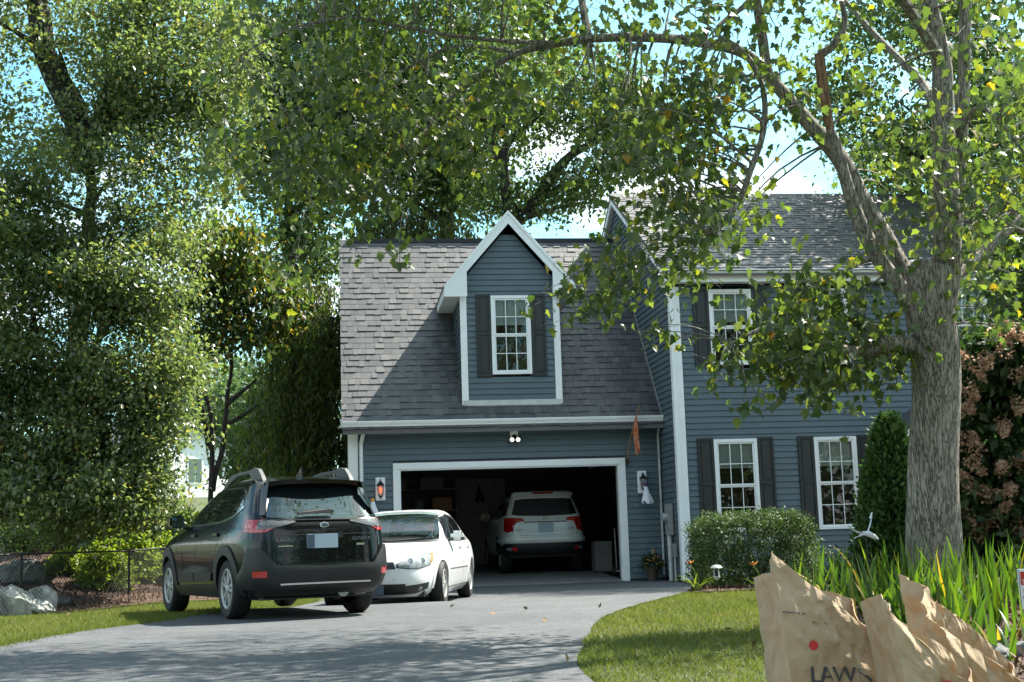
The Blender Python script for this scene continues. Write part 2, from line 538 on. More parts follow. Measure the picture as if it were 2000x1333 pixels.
class MB:
    """collects simple shapes into ONE mesh"""
    def __init__(self):
        self.v, self.f = [], []

    def add(self, vs, fs):
        n = len(self.v)
        self.v += [tuple(p) for p in vs]
        self.f += [tuple(i + n for i in f) for f in fs]
        return self

    def box(self, x0, x1, y0, y1, z0, z1):
        return self.add([(x0, y0, z0), (x1, y0, z0), (x1, y1, z0), (x0, y1, z0), (x0, y0, z1), (x1, y0, z1), (x1, y1, z1), (x0, y1, z1)],
                        [(0, 3, 2, 1), (4, 5, 6, 7), (0, 1, 5, 4), (1, 2, 6, 5), (2, 3, 7, 6), (3, 0, 4, 7)])

    def prism(self, poly, a, b):
        """poly: 3D points of one end; a, b: offset vectors of the two ends"""
        n = len(poly)
        a, b = Vector(a), Vector(b)
        vs = [Vector(p) + a for p in poly] + [Vector(p) + b for p in poly]
        fs = [tuple(range(n - 1, -1, -1)), tuple(range(n, 2 * n))]
        fs += [(i, (i + 1) % n, n + (i + 1) % n, n + i) for i in range(n)]
        return self.add(vs, fs)

    def tube(self, pts, rad, k=8, cap=True):
        pts = [Vector(p) for p in pts]
        if not isinstance(rad, (list, tuple)):
            rad = [rad] * len(pts)
        vs, fs = [], []
        ref = None
        for i, p in enumerate(pts):
            d = (pts[min(i + 1, len(pts) - 1)] - pts[max(i - 1, 0)])
            if d.length < 1e-9:
                d = Vector((0, 0, 1))
            d.normalize()
            if ref is None:
                ref = Vector((1, 0, 0)) if abs(d.x) < 0.8 else Vector((0, 1, 0))
            u = (ref - d * ref.dot(d))
            if u.length < 1e-6:
                u = d.orthogonal()
            u.normalize()
            ref = u
            w = d.cross(u)
            for j in range(k):
                t = 2 * math.pi * j / k
                vs.append(p + (u * math.cos(t) + w * math.sin(t)) * rad[i])
        for i in range(len(pts) - 1):
            for j in range(k):
                fs.append((i * k + j, i * k + (j + 1) % k, (i + 1) * k + (j + 1) % k, (i + 1) * k + j))
        if cap:
            fs.append(tuple(range(k - 1, -1, -1)))
            fs.append(tuple(range((len(pts) - 1) * k, len(pts) * k)))
        return self.add(vs, fs)

    def lathe(self, prof, k=16, axis='z', c=(0, 0, 0), cap=True):
        """prof: (radius, height) along an axis"""
        vs, fs = [], []
        for r, h in prof:
            for j in range(k):
                t = 2 * math.pi * j / k
                a, b = r * math.cos(t), r * math.sin(t)
                p = (a, b, h) if axis == 'z' else ((h, a, b) if axis == 'x' else (b, h, a))
                vs.append((p[0] + c[0], p[1] + c[1], p[2] + c[2]))
        n = len(prof)
        for i in range(n - 1):
            for j in range(k):
                fs.append((i * k + j, i * k + (j + 1) % k, (i + 1) * k + (j + 1) % k, (i + 1) * k + j))
        if cap:
            fs.append(tuple(range(k - 1, -1, -1)))
            fs.append(tuple(range((n - 1) * k, n * k)))
        return self.add(vs, fs)

    def build(self, name, mat, parent=None, smooth=False, bevel=0.0, kind=None):
        me = bpy.data.meshes.new(name)
        me.from_pydata(self.v, [], self.f)
        if bevel:
            bm = bmesh.new()
            bm.from_mesh(me)
            es = [e for e in bm.edges if len(e.link_faces) == 2 and e.calc_face_angle(0) > 0.5]
            bmesh.ops.bevel(bm, geom=es, offset=bevel, segments=2, affect='EDGES', clamp_overlap=True)
            bm.to_mesh(me)
            bm.free()
        me.materials.append(mat)
        if smooth:
            for p in me.polygons:
                p.use_smooth = True
            try:
                me.set_sharp_from_angle(angle=math.radians(40))
            except Exception:
                pass
        me.update()
        return link(name, me, parent, kind)


def letters(body, size, mat, parent, mtx, name='lettering', depth=0.002):
    cu = bpy.data.curves.new('lettering', 'FONT')
    cu.body = body
    cu.size = size
    cu.extrude = depth
    cu.resolution_u = 3
    tmp = bpy.data.objects.new('lettering_source', cu)
    COL.objects.link(tmp)
    dg = bpy.context.evaluated_depsgraph_get()
    me = bpy.data.meshes.new_from_object(tmp.evaluated_get(dg))
    bpy.data.objects.remove(tmp)
    bpy.data.curves.remove(cu)
    me.materials.clear()
    me.materials.append(mat)
    me.transform(mtx)
    return link(name, me, parent)


def in_poly(x, y, poly):
    x = np.asarray(x)
    y = np.asarray(y)
    c = np.zeros(x.shape, bool)
    n = len(poly)
    for i in range(n):
        x0, y0 = poly[i]
        x1, y1 = poly[(i + 1) % n]
        if y0 == y1:
            continue
        k = ((y0 > y) != (y1 > y)) & (x < (x1 - x0) * (y - y0) / (y1 - y0) + x0)
        c ^= k
    return c


# ---- leaves
def tpl_simple():
    v = np.array([(0, 0, 0), (0.30, 0.45, 0.10), (0, 1, 0), (-0.30, 0.45, 0.10)], float)
    return v, np.array([(0, 1, 2), (0, 2, 3)])


def tpl_maple():
    h = [(0.05, 0.0), (0.34, 0.10), (0.30, 0.30), (0.52, 0.52), (0.28, 0.55), (0.22, 0.68), (0.0, 1.05)]
    pts = [(x, y, 0.25 * abs(x) - 0.12 * y * y) for x, y in h] + [(-x, y, 0.25 * abs(x) - 0.12 * y * y) for x, y in h[-2::-1]]
    v = np.array([(0, 0.38, 0)] + pts, float)
    n = len(pts)
    f = np.array([(0, 1 + i, 1 + (i + 1) % n) for i in range(n)])
    return v, f


def tpl_strip():
    v = np.array([(-0.07, 0, 0), (0.07, 0, 0), (0.10, 0.5, 0.04), (-0.10, 0.5, 0.04), (0, 1, -0.06)], float)
    return v, np.array([(0, 1, 2), (0, 2, 3), (3, 2, 4)])


def leaf_arrays(cent, size, tpl, down=0.3, flat=0.0, rs=None, out=None, outw=0.0, svar=0.35):
    """DOWN: how much tips hang; FLAT: how much leaf faces look up"""
    rs = rs or rng
    n = len(cent)
    tv, tf = tpl
    d = rs.normal(size=(n, 3))
    d[:, 2] -= down * 2.0
    if out is not None:
        d += out * outw
    d /= np.linalg.norm(d, axis=1)[:, None] + 1e-9
    nn = rs.normal(size=(n, 3))
    nn[:, 2] = np.abs(nn[:, 2]) + flat * 2
    nn -= d * (nn * d).sum(1)[:, None]
    nn /= np.linalg.norm(nn, axis=1)[:, None] + 1e-9
    s = np.cross(d, nn)
    sz = size * (1 + svar * rs.uniform(-1, 1, n))
    P = cent[:, None, :] + sz[:, None, None] * (tv[None, :, 0, None] * s[:, None, :] + tv[None, :, 1, None] * d[:, None, :] + tv[None, :, 2, None] * nn[:, None, :])
    F = tf[None] + (np.arange(n) * len(tv))[:, None, None]
    return P.reshape(-1, 3), F.reshape(-1, tf.shape[1])


def clump_points(clumps, per, spread, rs=None, flat=0.75):
    rs = rs or rng
    c = np.repeat(np.asarray(clumps, float), per, axis=0)
    off = rs.normal(size=c.shape) * spread
    off[:, 2] *= flat
    return c + off


def ellipsoid_clumps(specs, rs=None):
    """specs: (centre, (rx, ry, rz), count): points biased to the shell"""
    rs = rs or rng
    out = []
    for c, r, n in specs:
        d = rs.normal(size=(n, 3))
        d /= np.linalg.norm(d, axis=1)[:, None]
        rad = rs.uniform(0.35, 1.0, n) ** 0.5
        out.append(np.array(c) + d * rad[:, None] * np.array(r))
    return np.concatenate(out)

# ================================================================ ground
def sheet_grid(xs, ys, zf):
    X, Y = np.meshgrid(xs, ys)
    V = np.stack([X, Y, zf(X, Y)], -1).reshape(-1, 3)
    nx, ny = len(xs), len(ys)
    i = np.arange(ny - 1)[:, None] * nx + np.arange(nx - 1)[None]
    F = np.stack([i, i + 1, i + nx + 1, i + nx], -1).reshape(-1, 4)
    return V, F


far = [30, 40, 55, 75, 100, 140, 200, 300, 450, 700]
xs = np.array([-v for v in far[::-1]] + list(np.arange(-26, 26.01, 0.4)) + far)
ys = np.array([-v - 20 for v in far[::-1]] + list(np.arange(-44, 40.01, 0.4)) + [v + 20 for v in far])
V, F = sheet_grid(xs, ys, G)
np_mesh('ground', V, F, M['ground'], smooth=True, kind='structure')

DRIVE_R = [(3.25, -1.5), (2.9, -4.0), (2.2, -6.6), (1.25, -9.2), (0.1, -11.6), (-0.75, -13.7), (-1.36, -16.1), (-2.05, -19.3), (-2.2, -22), (-1.6, -24.5), (0.5, -26.6)]
DRIVE_L = [(-3.55, 0.0), (-3.7, -3.5), (-4.3, -6.3), (-4.9, -8.2), (-5.4, -9.7), (-5.75, -11.3), (-6.4, -12.6), (-6.75, -14.2), (-6.9, -17), (-7.6, -21.5), (-10.5, -26.6)]


def strip_between(A, B, n_sub=6, n_cross=16, dz=0.02):
    def resample(P):
        out = []
        for (a, b) in zip(P[:-1], P[1:]):
            for k in range(n_sub):
                t = k / n_sub
                out.append((a[0] + (b[0] - a[0]) * t, a[1] + (b[1] - a[1]) * t))
        out.append(P[-1])
        return np.array(out)
    a, b = resample(A), resample(B)
    for _ in range(3):
        a[1:-1] = (a[:-2] + 2 * a[1:-1] + a[2:]) / 4
        b[1:-1] = (b[:-2] + 2 * b[1:-1] + b[2:]) / 4
    wob = np.array([noise.noise(Vector((i * 0.7, 0, 0))) for i in range(len(a))]) * 0.05
    a[:, 0] += wob
    b[:, 0] += wob[::-1]
    t = np.linspace(0, 1, n_cross + 1)
    P = a[:, None] * (1 - t)[None, :, None] + b[:, None] * t[None, :, None]
    z = G(P[..., 0], P[..., 1]) + dz
    z = z + (P[..., 1] > -0.4) * 0.0
    V = np.concatenate([P, z[..., None]], -1).reshape(-1, 3)
    nx = n_cross + 1
    i = np.arange(len(a) - 1)[:, None] * nx + np.arange(n_cross)[None]
    F = np.stack([i, i + 1, i + nx + 1, i + nx], -1).reshape(-1, 4)
    return V, F, a, b


V, F, DL, DR = strip_between([(-3.55, 0.0)] + DRIVE_L[1:], [(3.25, -0.0)] + DRIVE_R[0:], 6, 18) if False else strip_between(DRIVE_L, [(3.25, 0.0)] + DRIVE_R[1:], 6, 18)
np_mesh('driveway', V, F, M['asphalt'], smooth=True, kind='structure')
DRIVE_POLY = [tuple(p) for p in DL] + [tuple(p) for p in DR[::-1]]
V, F = sheet_grid(np.linspace(-60, 60, 121), np.linspace(-33.5, -26.5, 8), lambda x, y: G(x, y) + 0.03)
np_mesh('road', V, F, M['asphalt'], smooth=True, kind='structure')

BED_RIGHT = [(-0.6, -21.3), (0.2, -21.6), (1.5, -21.0), (3.2, -20.2), (6.5, -18.5), (8, -15), (6.5, -12.8), (3.5, -13.2), (1.7, -14.0), (0.9, -15.0), (0.35, -16.6), (-0.1, -18.6), (-0.45, -20.0)]
BED_HOUSE = [(3.2, -1.6), (2.75, -4.6), (2.1, -7.0), (1.55, -8.4), (1.5, -9.1), (2.3, -8.9), (3.6, -8.9), (5.0, -10.2), (8, -9.5), (12, -8), (12, -1.6)]
BED_LEFT = [(-12.5, -6.6), (-9.5, -6.3), (-8.2, -5.6), (-7.2, -4.2), (-6.3, -2.6), (-5.0, -1.6), (-4.2, 0.5), (-4.5, 8), (-9, 9), (-14, 6)]


def bed(poly, dz, name='mulch_bed'):
    c = np.mean(np.array(poly), 0)
    P = []
    n_sub = 5
    for a, b in zip(poly, poly[1:] + poly[:1]):
        for k in range(n_sub):
            t = k / n_sub
            P.append((a[0] + (b[0] - a[0]) * t, a[1] + (b[1] - a[1]) * t))
    P = np.array(P)
    for _ in range(3):
        P = (np.roll(P, 1, 0) + 2 * P + np.roll(P, -1, 0)) / 4
    n = len(P)
    rings = np.linspace(1, 0.02, 26)
    Q = c + (P[None] - c) * rings[:, None, None]
    z = G(Q[..., 0], Q[..., 1]) + dz + 0.03 * np.minimum(1, (1 - rings) * 12)[:, None]
    V = np.concatenate([Q, z[..., None]], -1).reshape(-1, 3)
    i = np.arange(len(rings) - 1)[:, None] * n
    j = np.arange(n)[None]
    k = (np.arange(n) + 1) % n
    F = np.stack([i + j, i + k[None], i + n + k[None], i + n + j], -1).reshape(-1, 4)
    np_mesh(name, V, F, M['mulch'], smooth=True, kind='structure')


bed(BED_RIGHT, 0.03)
bed(BED_HOUSE, 0.03)
bed(BED_LEFT, 0.03)


def scatter(poly, n, bbox, reject=()):
    x0, x1, y0, y1 = bbox
    x = rng.uniform(x0, x1, n)
    y = rng.uniform(y0, y1, n)
    k = in_poly(x, y, poly) if poly else np.ones(n, bool)
    for r in reject:
        k &= ~in_poly(x, y, r)
    return x[k], y[k]


def grass(name, n, bbox, reject, hmin, hmax):
    x, y = scatter(None, n, bbox, reject)
    n = len(x)
    pat = np.array([noise.noise(Vector((a * 0.9, b * 0.9, 3))) for a, b in zip(x, y)])
    h = rng.uniform(hmin, hmax, n) * (1 + 0.35 * pat)
    ang = rng.uniform(0, 2 * np.pi, n)
    w = rng.uniform(0.003, 0.006, n)
    lean = rng.normal(size=(n, 2)) * 0.55 * h[:, None]
    z = G(x, y)
    b = np.stack([x, y, z - 0.005], -1)
    sd = np.stack([np.cos(ang) * w, np.sin(ang) * w, np.zeros(n)], -1)
    tip = b + np.concatenate([lean, h[:, None]], 1)
    V = np.stack([b - sd, b + sd, tip], 1).reshape(-1, 3)
    F = np.arange(3 * n).reshape(-1, 3)
    np_mesh(name, V, F, M['grass_blade'], kind='stuff')


grass('grass', 150000, (-2.6, 3.2, -23.5, -8.6), (DRIVE_POLY, BED_RIGHT, BED_HOUSE), 0.025, 0.06)
grass('grass', 150000, (-11.0, -4.0, -19.0, -2.0), (DRIVE_POLY, BED_LEFT), 0.03, 0.075)
# shaggy tufts creeping over the driveway's left edge
e = DL[(DL[:, 1] < -8) & (DL[:, 1] > -20)]
k = rng.integers(0, len(e) - 1, 5000)
t = rng.uniform(0, 1, 5000)[:, None]
pt = e[k] * (1 - t) + e[k + 1] * t + np.stack([rng.normal(-0.05, 0.09, 5000), rng.normal(0, 0.05, 5000)], 1)
h = rng.uniform(0.04, 0.10, 5000)
b = np.stack([pt[:, 0], pt[:, 1], G(pt[:, 0], pt[:, 1]) - 0.005], -1)
ang = rng.uniform(0, 6.28, 5000)
sd = np.stack([np.cos(ang), np.sin(ang), 0 * ang], -1) * 0.005
tip = b + np.stack([rng.normal(0.02, 0.03, 5000), rng.normal(0, 0.03, 5000), h], -1)
np_mesh('grass', np.stack([b - sd, b + sd, tip], 1).reshape(-1, 3), np.arange(15000).reshape(-1, 3), M['grass_blade'], kind='stuff')


def chips(n, poly, bbox, s):
    x, y = scatter(poly, n, bbox)
    c = np.stack([x, y, G(x, y) + 0.065], -1)
    V, F = leaf_arrays(c, s, (np.array([(-.15, 0, 0), (.15, 0, 0), (.12, 1, 0), (-.12, 1, 0)], float), np.array([(0, 1, 2), (0, 2, 3)])), down=-0.05, flat=1.2, svar=0.6)
    np_mesh('mulch', V, F, M['chip'], kind='stuff')


chips(16000, BED_RIGHT, (-1, 4, -21.6, -15), 0.06)
chips(22000, BED_LEFT, (-10, -4.2, -6.5, 6), 0.055)
chips(6000, BED_HOUSE, (1.4, 6, -9.2, -5), 0.07)

# ================================================================ house
XL, XM, YP = -3.40, 3.30, -1.48
GZ, GS = 3.472, 1.166          # garage roof: z = GZ + GS * (y + 0.3)
RY, RZ = 3.78, 8.22            # garage ridge
MRY, MRZ, MEZ = 3.39, 9.30, 6.35
MS = (MRZ - MEZ) / (MRY + 1.78)
XR = 15.0
house = thing('house', 'blue grey clapboard house with an open two car garage, white trim and a peaked dormer', 'house', (0, 0, 0))


def roofz(y):
    return GZ + GS * (y + 0.3)


# sheathing behind the boards, floors and inner walls
w = MB()
w.box(XL + .02, -2.36, 0.03, 0.16, 0, 3.40).box(2.36, XM - .02, 0.03, 0.16, 0, 3.40).box(-2.36, 2.36, 0.03, 0.16, 2.50, 3.40)
w.box(XL + .02, XL + .15, 0.16, 7.2, 0, 3.4)
w.build('wall', M['dark_sheath'], house)
w = MB()
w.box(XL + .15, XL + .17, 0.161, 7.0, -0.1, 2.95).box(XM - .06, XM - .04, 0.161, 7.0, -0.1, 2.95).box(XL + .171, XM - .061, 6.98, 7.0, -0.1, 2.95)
w.build('inner_wall', M['garage_wall'], house)
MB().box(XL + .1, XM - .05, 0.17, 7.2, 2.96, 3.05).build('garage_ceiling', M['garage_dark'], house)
fl = MB()
fl.prism([(0, -0.12, 0.0), (0, -0.12, -0.3), (0, 7.0, -0.3), (0, 7.0, 0.26), (0, 3.4, 0.17), (0, 0.2, 0.045), (0, 0.0, 0.035)], (-2.40, 0, 0), (2.40, 0, 0))
fl.build('garage_floor', M['concrete'], house)
# raised overhead door under the ceiling, its tracks
d = MB()
for k in range(4):
    d.box(-2.3, 2.3, 0.9 + k * 0.62, 1.5 + k * 0.62, 2.66, 2.70)
d.build('overhead_door', M['white'], house)
for sx in (-2.36, 2.36):
    d = MB().box(sx - .03, sx + .03, 0.22, 3.5, 2.60, 2.64).box(sx - .03, sx + .03, 0.221, 0.27, 0.1, 2.60)
    d.build('door_track', M['grey_metal'], house)

w = MB()   # main block
w.box(XM + .02, XR, YP + .46, YP + .56, 0, 6.3).box(XM + .02, XM + .14, YP + .561, 8.2, 0, 6.3).box(XM + .14, XR, 8.0, 8.2, 0, 6.3)
w.prism([(XM + .02, YP + .47, 6.3), (XM + .02, 8.2, 6.3), (XM + .02, MRY, MRZ - .12)], (0, 0, 0), (XR - XM, 0, 0))
w.build('wall', M['dark_sheath'], house)
MB().box(XM + .2, XR, YP + .565, 8.0, 3.0, 3.2).build('floor_slab', M['room'], house)


def boards(mapf, z0, z1, ex, rng_u, holes=(), parent=house, mat='siding', name='siding_board'):
    z = z0
    n = 0
    while z < z1 - 0.02:
        zt = min(z + ex, z1)
        ra, rb = rng_u(z), rng_u(zt)
        if ra and rb:
            segs = [(ra[0], ra[1], rb[0], rb[1])]
            for (h0, h1, hz0, hz1) in holes:
                if min(zt, hz1) - max(z, hz0) > 0.3 * ex:
                    new = []
                    for s in segs:
                        if h0 > s[0] and h0 < s[1]:
                            new.append((s[0], h0, min(s[2], h0), h0))
                        if h1 > s[0] and h1 < s[1]:
                            new.append((h1, s[1], h1, s[3]))
                        if h1 <= s[0] or h0 >= s[1]:
                            new.append(s)
                    segs = new
            for (a0, a1, b0, b1) in segs:
                if a1 - a0 < 0.02:
                    continue
                mb = MB()
                q = [mapf(a0, z, 0.030), mapf(a1, z, 0.030), mapf(b1, zt - .004, 0.007), mapf(b0, zt - .004, 0.007),
                     mapf(a0, z, 0.0), mapf(a1, z, 0.0), mapf(b1, zt - .004, 0), mapf(b0, zt - .004, 0)]
                mb.add(q, [(0, 1, 2, 3), (5, 4, 7, 6), (0, 4, 5, 1), (1, 5, 6, 2), (3, 2, 6, 7), (0, 3, 7, 4)])
                mb.build(name, M[mat], parent)
                n += 1
        z = zt
    return n


EX = 0.125
nb = 0
# garage front
nb += boards(lambda u, z, dd: (u, 0.02 - dd, z), 0.06, 3.33, EX, lambda z: (XL + .0, XM - .005), [(-2.48, 2.48, -1, 2.62), (-3.42, -3.22, -1, 4)])
# garage left side
nb += boards(lambda u, z, dd: (XL - dd, u, z), 0.06, 3.4, EX * 2, lambda z: (0.0, 7.2))
# main front
WINS = [(4.505, 0.97, 2.875), (6.647, 0.97, 2.875), (4.56, 4.42, 6.02), (6.69, 4.42, 6.02), (9.80, 4.42, 6.02), (10.6, 0.97, 2.875)]
holes = [(c - .47, c + .47, a, b) for c, a, b in WINS]
nb += boards(lambda u, z, dd: (u, YP + .02 - dd, z), 0.10, 6.12, EX, lambda z: (XM + .18, 12.6), holes)


# main left wall, clipped by the rake and by the garage roof
def lw(z):
    if z < 3.30:
        return (YP + .14, -0.02)
    y0 = YP + .14
    zr = z + 0.10
    if zr > MEZ + .1:
        y0 = max(y0, (zr - MEZ) / MS - 1.78)
    y1 = (z - GZ) / GS - 0.3 + 0.10
    if z > RZ:
        y1 = 2 * MRY - y0
    return (y0, y1) if y1 > y0 + .02 else None


nb += boards(lambda u, z, dd: (XM - dd, u, z), 0.10, MRZ - .15, EX, lw)

# corner boards, door casing, fascia, gutters
t = MB()
t.box(XM - .045, XM + .17, YP - .025, YP + .02, 0.05, 6.08)
t.build('corner_board', M['white'], house, bevel=.004)
MB().box(XM - .044, XM - .001, YP + .021, YP + .135, 0.05, 6.06).build('corner_board', M['white'], house)
MB().box(XM + .06, XM + .10, YP - .036, YP - .0255, 0.05, 6.06).build('corner_bead', M['white'], house)
MB().box(XL - .025, XL + .18, -.030, 0.02, 0.03, 3.31).build('corner_board', M['white'], house, bevel=.004)
MB().box(XL - .024, XL - .001, .021, .13, 0.03, 3.31).build('corner_board', M['white'], house)
MB().box(-2.49, 2.49, -.03, 0.025, 2.50, 2.63).build('door_casing', M['white'], house, bevel=.004)
for sx in (-1, 1):
    a, b = sorted((sx * 2.36, sx * 2.49))
    MB().box(a, b, -.03, 0.025, 0.0, 2.498).build('door_casing', M['white'], house, bevel=.004)
    a, b = sorted((sx * 2.33, sx * 2.358))
    MB().box(a, b, .0, 0.16, 0.03, 2.49).build('door_jamb', M['white'], house)
MB().box(-2.328, 2.328, .0, 0.16, 2.47, 2.499).build('door_jamb', M['white'], house)


def gutter(x0, x1, y, z, nm='gutter'):
    """K-style gutter with its front at y"""
    prof = [(y, z), (y - .005, z - .012), (y + .01, z - .05), (y + .035, z - .085), (y + .045, z - .115), (y + .12, z - .115), (y + .12, z - .005), (y + .11, z - .005), (y + .11, z - .10), (y + .05, z - .10), (y + .02, z - .05), (y + .012, z)]
    g = MB()
    g.prism([(0, a, b) for a, b in prof], (x0, 0, 0), (x1, 0, 0))
    return g.build(nm, M['white'], house)


gutter(XL - .17, XM - .03, -.46, GZ + .02)
MB().box(XL - .12, XM - .04, -.338, -.31, GZ - .16, GZ - .0).build('fascia', M['white'], house)
MB().box(XL - .12, XM - .04, -.309, -.005, GZ - .155, GZ - .135).build('soffit', M['white'], house)
gutter(XM - .13, 12.7, -1.90, MEZ + .02)
MB().box(XM - .13, 12.6, -1.778, -1.75, MEZ - .22, MEZ - .0).build('fascia', M['white'], house)
MB().box(XM - .13, 12.6, -1.749, YP - .003, MEZ - .21, MEZ - .19).build('soffit', M['white'], house)
# return box at the eave corner of the main gable
MB().prism([(0, -1.775, MEZ - .20), (0, YP + .14, MEZ - .20), (0, YP + .14, MEZ + .12), (0, -1.775, MEZ - .03)], (XM - .14, 0, 0), (XM - .032, 0, 0)).build('eave_return', M['white'], house)
# rake board of main gable
for s in (1, -1):
    def rk(y, dz):
        return (0, y if s > 0 else 2 * MRY - y, MEZ + (y + 1.78) * MS + dz)
    q = [rk(-1.78, -.02), rk(-1.78, -.20), rk(MRY - .003, -.20), rk(MRY - .003, -.02)]
    MB().prism(q, (XM - .16, 0, 0), (XM - .12, 0, 0)).build('rake_board', M['white'], house)
    q = [rk(-1.75, -.10), rk(-1.75, -.12), rk(MRY - .003, -.12), rk(MRY - .003, -.10)]
    MB().prism(q, (XM - .119, 0, 0), (XM - .02, 0, 0)).build('rake_soffit', M['white'], house)
# downspouts
MB().tube([(XL + .32, -.36, GZ - .10), (XL + .31, -.34, GZ - .17), (XL + .25, -.07, GZ - .42), (XL + .25, -.06, GZ - .5), (XL + .25, -.06, .12), (XL + .25, -.16, .05)], .04, 6).build('downspout', M['white'], house)
MB().tube([(XM - .10, -.36, GZ - .10), (XM - .09, -.33, GZ - .16), (XM - .07, -.05, GZ - .36), (XM - .07, -.05, .12)], .025, 6).build('downspout', M['conduit'], house)

# ---- roofs
rf = MB()
th = .06
for s in (1, -1):
    y0, z0 = (-.42, roofz(-.42)) if s > 0 else (2 * RY + .42, roofz(-.42))
    rf.prism([(0, y0, z0 - .015), (0, RY, RZ + .03), (0, RY, RZ - .05), (0, y0, z0 - .11)], (XL - .13, 0, 0), (XM - .005, 0, 0))
garage_roof = rf.build('roof', M['roof_under'], house)
rf = MB()
for s in (1, -1):
    y0 = -1.87 if s > 0 else 2 * MRY + 1.87
    rf.prism([(0, y0, MEZ - .05), (0, MRY, MRZ + .03), (0, MRY, MRZ - .06), (0, y0, MEZ - .12)], (XM - .17, 0, 0), (12.7, 0, 0))
main_roof = rf.build('roof', M['roof_under'], house)


def shingle_rows(x0, x1, y0, z0, y1, z1, ex, wid, skip, n_parts, parent, seed):
    """asphalt shingles from the eave (y0, z0) up to the ridge; the lowest N_PARTS are single parts"""
    r = random.Random(seed)
    a = Vector((0, y0, z0))
    dv = Vector((0, y1 - y0, z1 - z0))
    L = dv.length
    dv.normalize()
    nv = Vector((0, -dv.z, dv.y))
    rows = int(L / ex)
    rest = MB()
    made = 0
    for i in range(rows):
        x = x0 - r.uniform(0, wid)
        while x < x1:
            wd = wid * r.uniform(0.55, 1.35)
            xa, xb = max(x, x0), min(x + wd - .004, x1)
            x += wd
            if xb - xa < .03:
                continue
            tk = r.choice((.011, .013, .022, .025))
            s0 = i * ex - r.choice((0, 0, .012))
            s1 = min(L, (i + 1.08) * ex)
            b = a + dv * s0
            if skip((xa + xb) / 2, b.y, b.z):
                continue
            tp = a + dv * s1
            q = [b, b + nv * tk, tp + nv * .006, tp - nv * .002]
            mb = MB() if made < n_parts else rest
            mb.add([(xa, p.y, p.z) for p in q] + [(xb, p.y, p.z) for p in q],
                   [(3, 2, 1, 0), (4, 5, 6, 7), (0, 1, 5, 4), (1, 2, 6, 5), (2, 3, 7, 6)])
            if made < n_parts:
                mb.build('shingle', M['shingle'], parent)
                made += 1
    rest.build('shingles', M['shingle'], parent, kind='stuff')


DX0, DX1, DPX, DPZ, DEZ = -0.97, 1.16, 0.095, 8.02, 6.42


def in_dormer(x, y, z):
    return DX0 < x < DX1 and y > 0.05 and z < 7.0


shingle_rows(XL - .15, XM - .01, -.44, roofz(-.44) + .012, RY, RZ + .05, .195, .165, in_dormer, 300, garage_roof, 3)
shingle_rows(XM - .19, 12.7, -1.90, MEZ - .02, MRY, MRZ + .05, .18, .22, lambda x, y, z: False, 0, main_roof, 4)
# ridge caps
for (x0, x1, y, z, par) in ((XL - .14, XM - .02, RY, RZ + .065, garage_roof), (XM - .18, 12.7, MRY, MRZ + .06, main_roof)):
    mb = MB()
    x = x0
    while x < x1:
        xe = min(x + .3, x1)
        mb.prism([(0, y - .15, z - .15 * (1.1 if y == RY else .57)), (0, y, z + .03), (0, y + .15, z - .15 * (1.1 if y == RY else .57)), (0, y, z - .02)], (x, 0, 0), (xe - .01, 0, random.uniform(0, .008)))
        x = xe
    mb.build('ridge_cap', M['shingle'], par)
MB().box(XL + .05, XM - .1, RY - .09, RY - .05, RZ + .0, RZ + .10).build('ridge_vent', M['black_metal'], garage_roof)
# step flashing along the main wall
MB().prism([(0, -.40, roofz(-.40) + .0), (0, -.40, roofz(-.40) + .10), (0, RY, RZ + .16), (0, RY, RZ + .06)], (XM - .035, 0, 0), (XM - .022, 0, 0)).build('flashing', M['grey_metal'], house)

# ---- dormer
dormer = MB()
DY = 0.0
DSL = (DPZ - DEZ) / (DPX - (DX0 - .32))


def dorm_z(x):
    return DPZ - DSL * abs(x - DPX)


dormer.prism([(DX0 + .02, 0, 3.84), (DX1 - .02, 0, 3.84), (DX1 - .02, 0, DEZ + .25), (DPX, 0, DPZ - .25), (DX0 + .02, 0, DEZ + .25)], (0, .46, 0), (0, .56, 0))
for xa, xb in ((DX0 + .02, DX0 + .12), (DX1 - .12, DX1 - .02)):
    dormer.prism([(0, .561, 4.2), (0, .561, DEZ + .2), (0, 2.9, DEZ + .2), (0, 2.6, 6.6)], (xa, 0, 0), (xb, 0, 0))
dormer = dormer.build('dormer', M['dark_sheath'], house)
DW = (0.11, 4.48, 6.20)


def dr(z):
    if z < DEZ + .12:
        return (DX0 + .10, DX1 - .10)
    hw = (DPZ - .30 - z) / DSL
    return (DPX - hw, DPX + hw) if hw > .04 else None


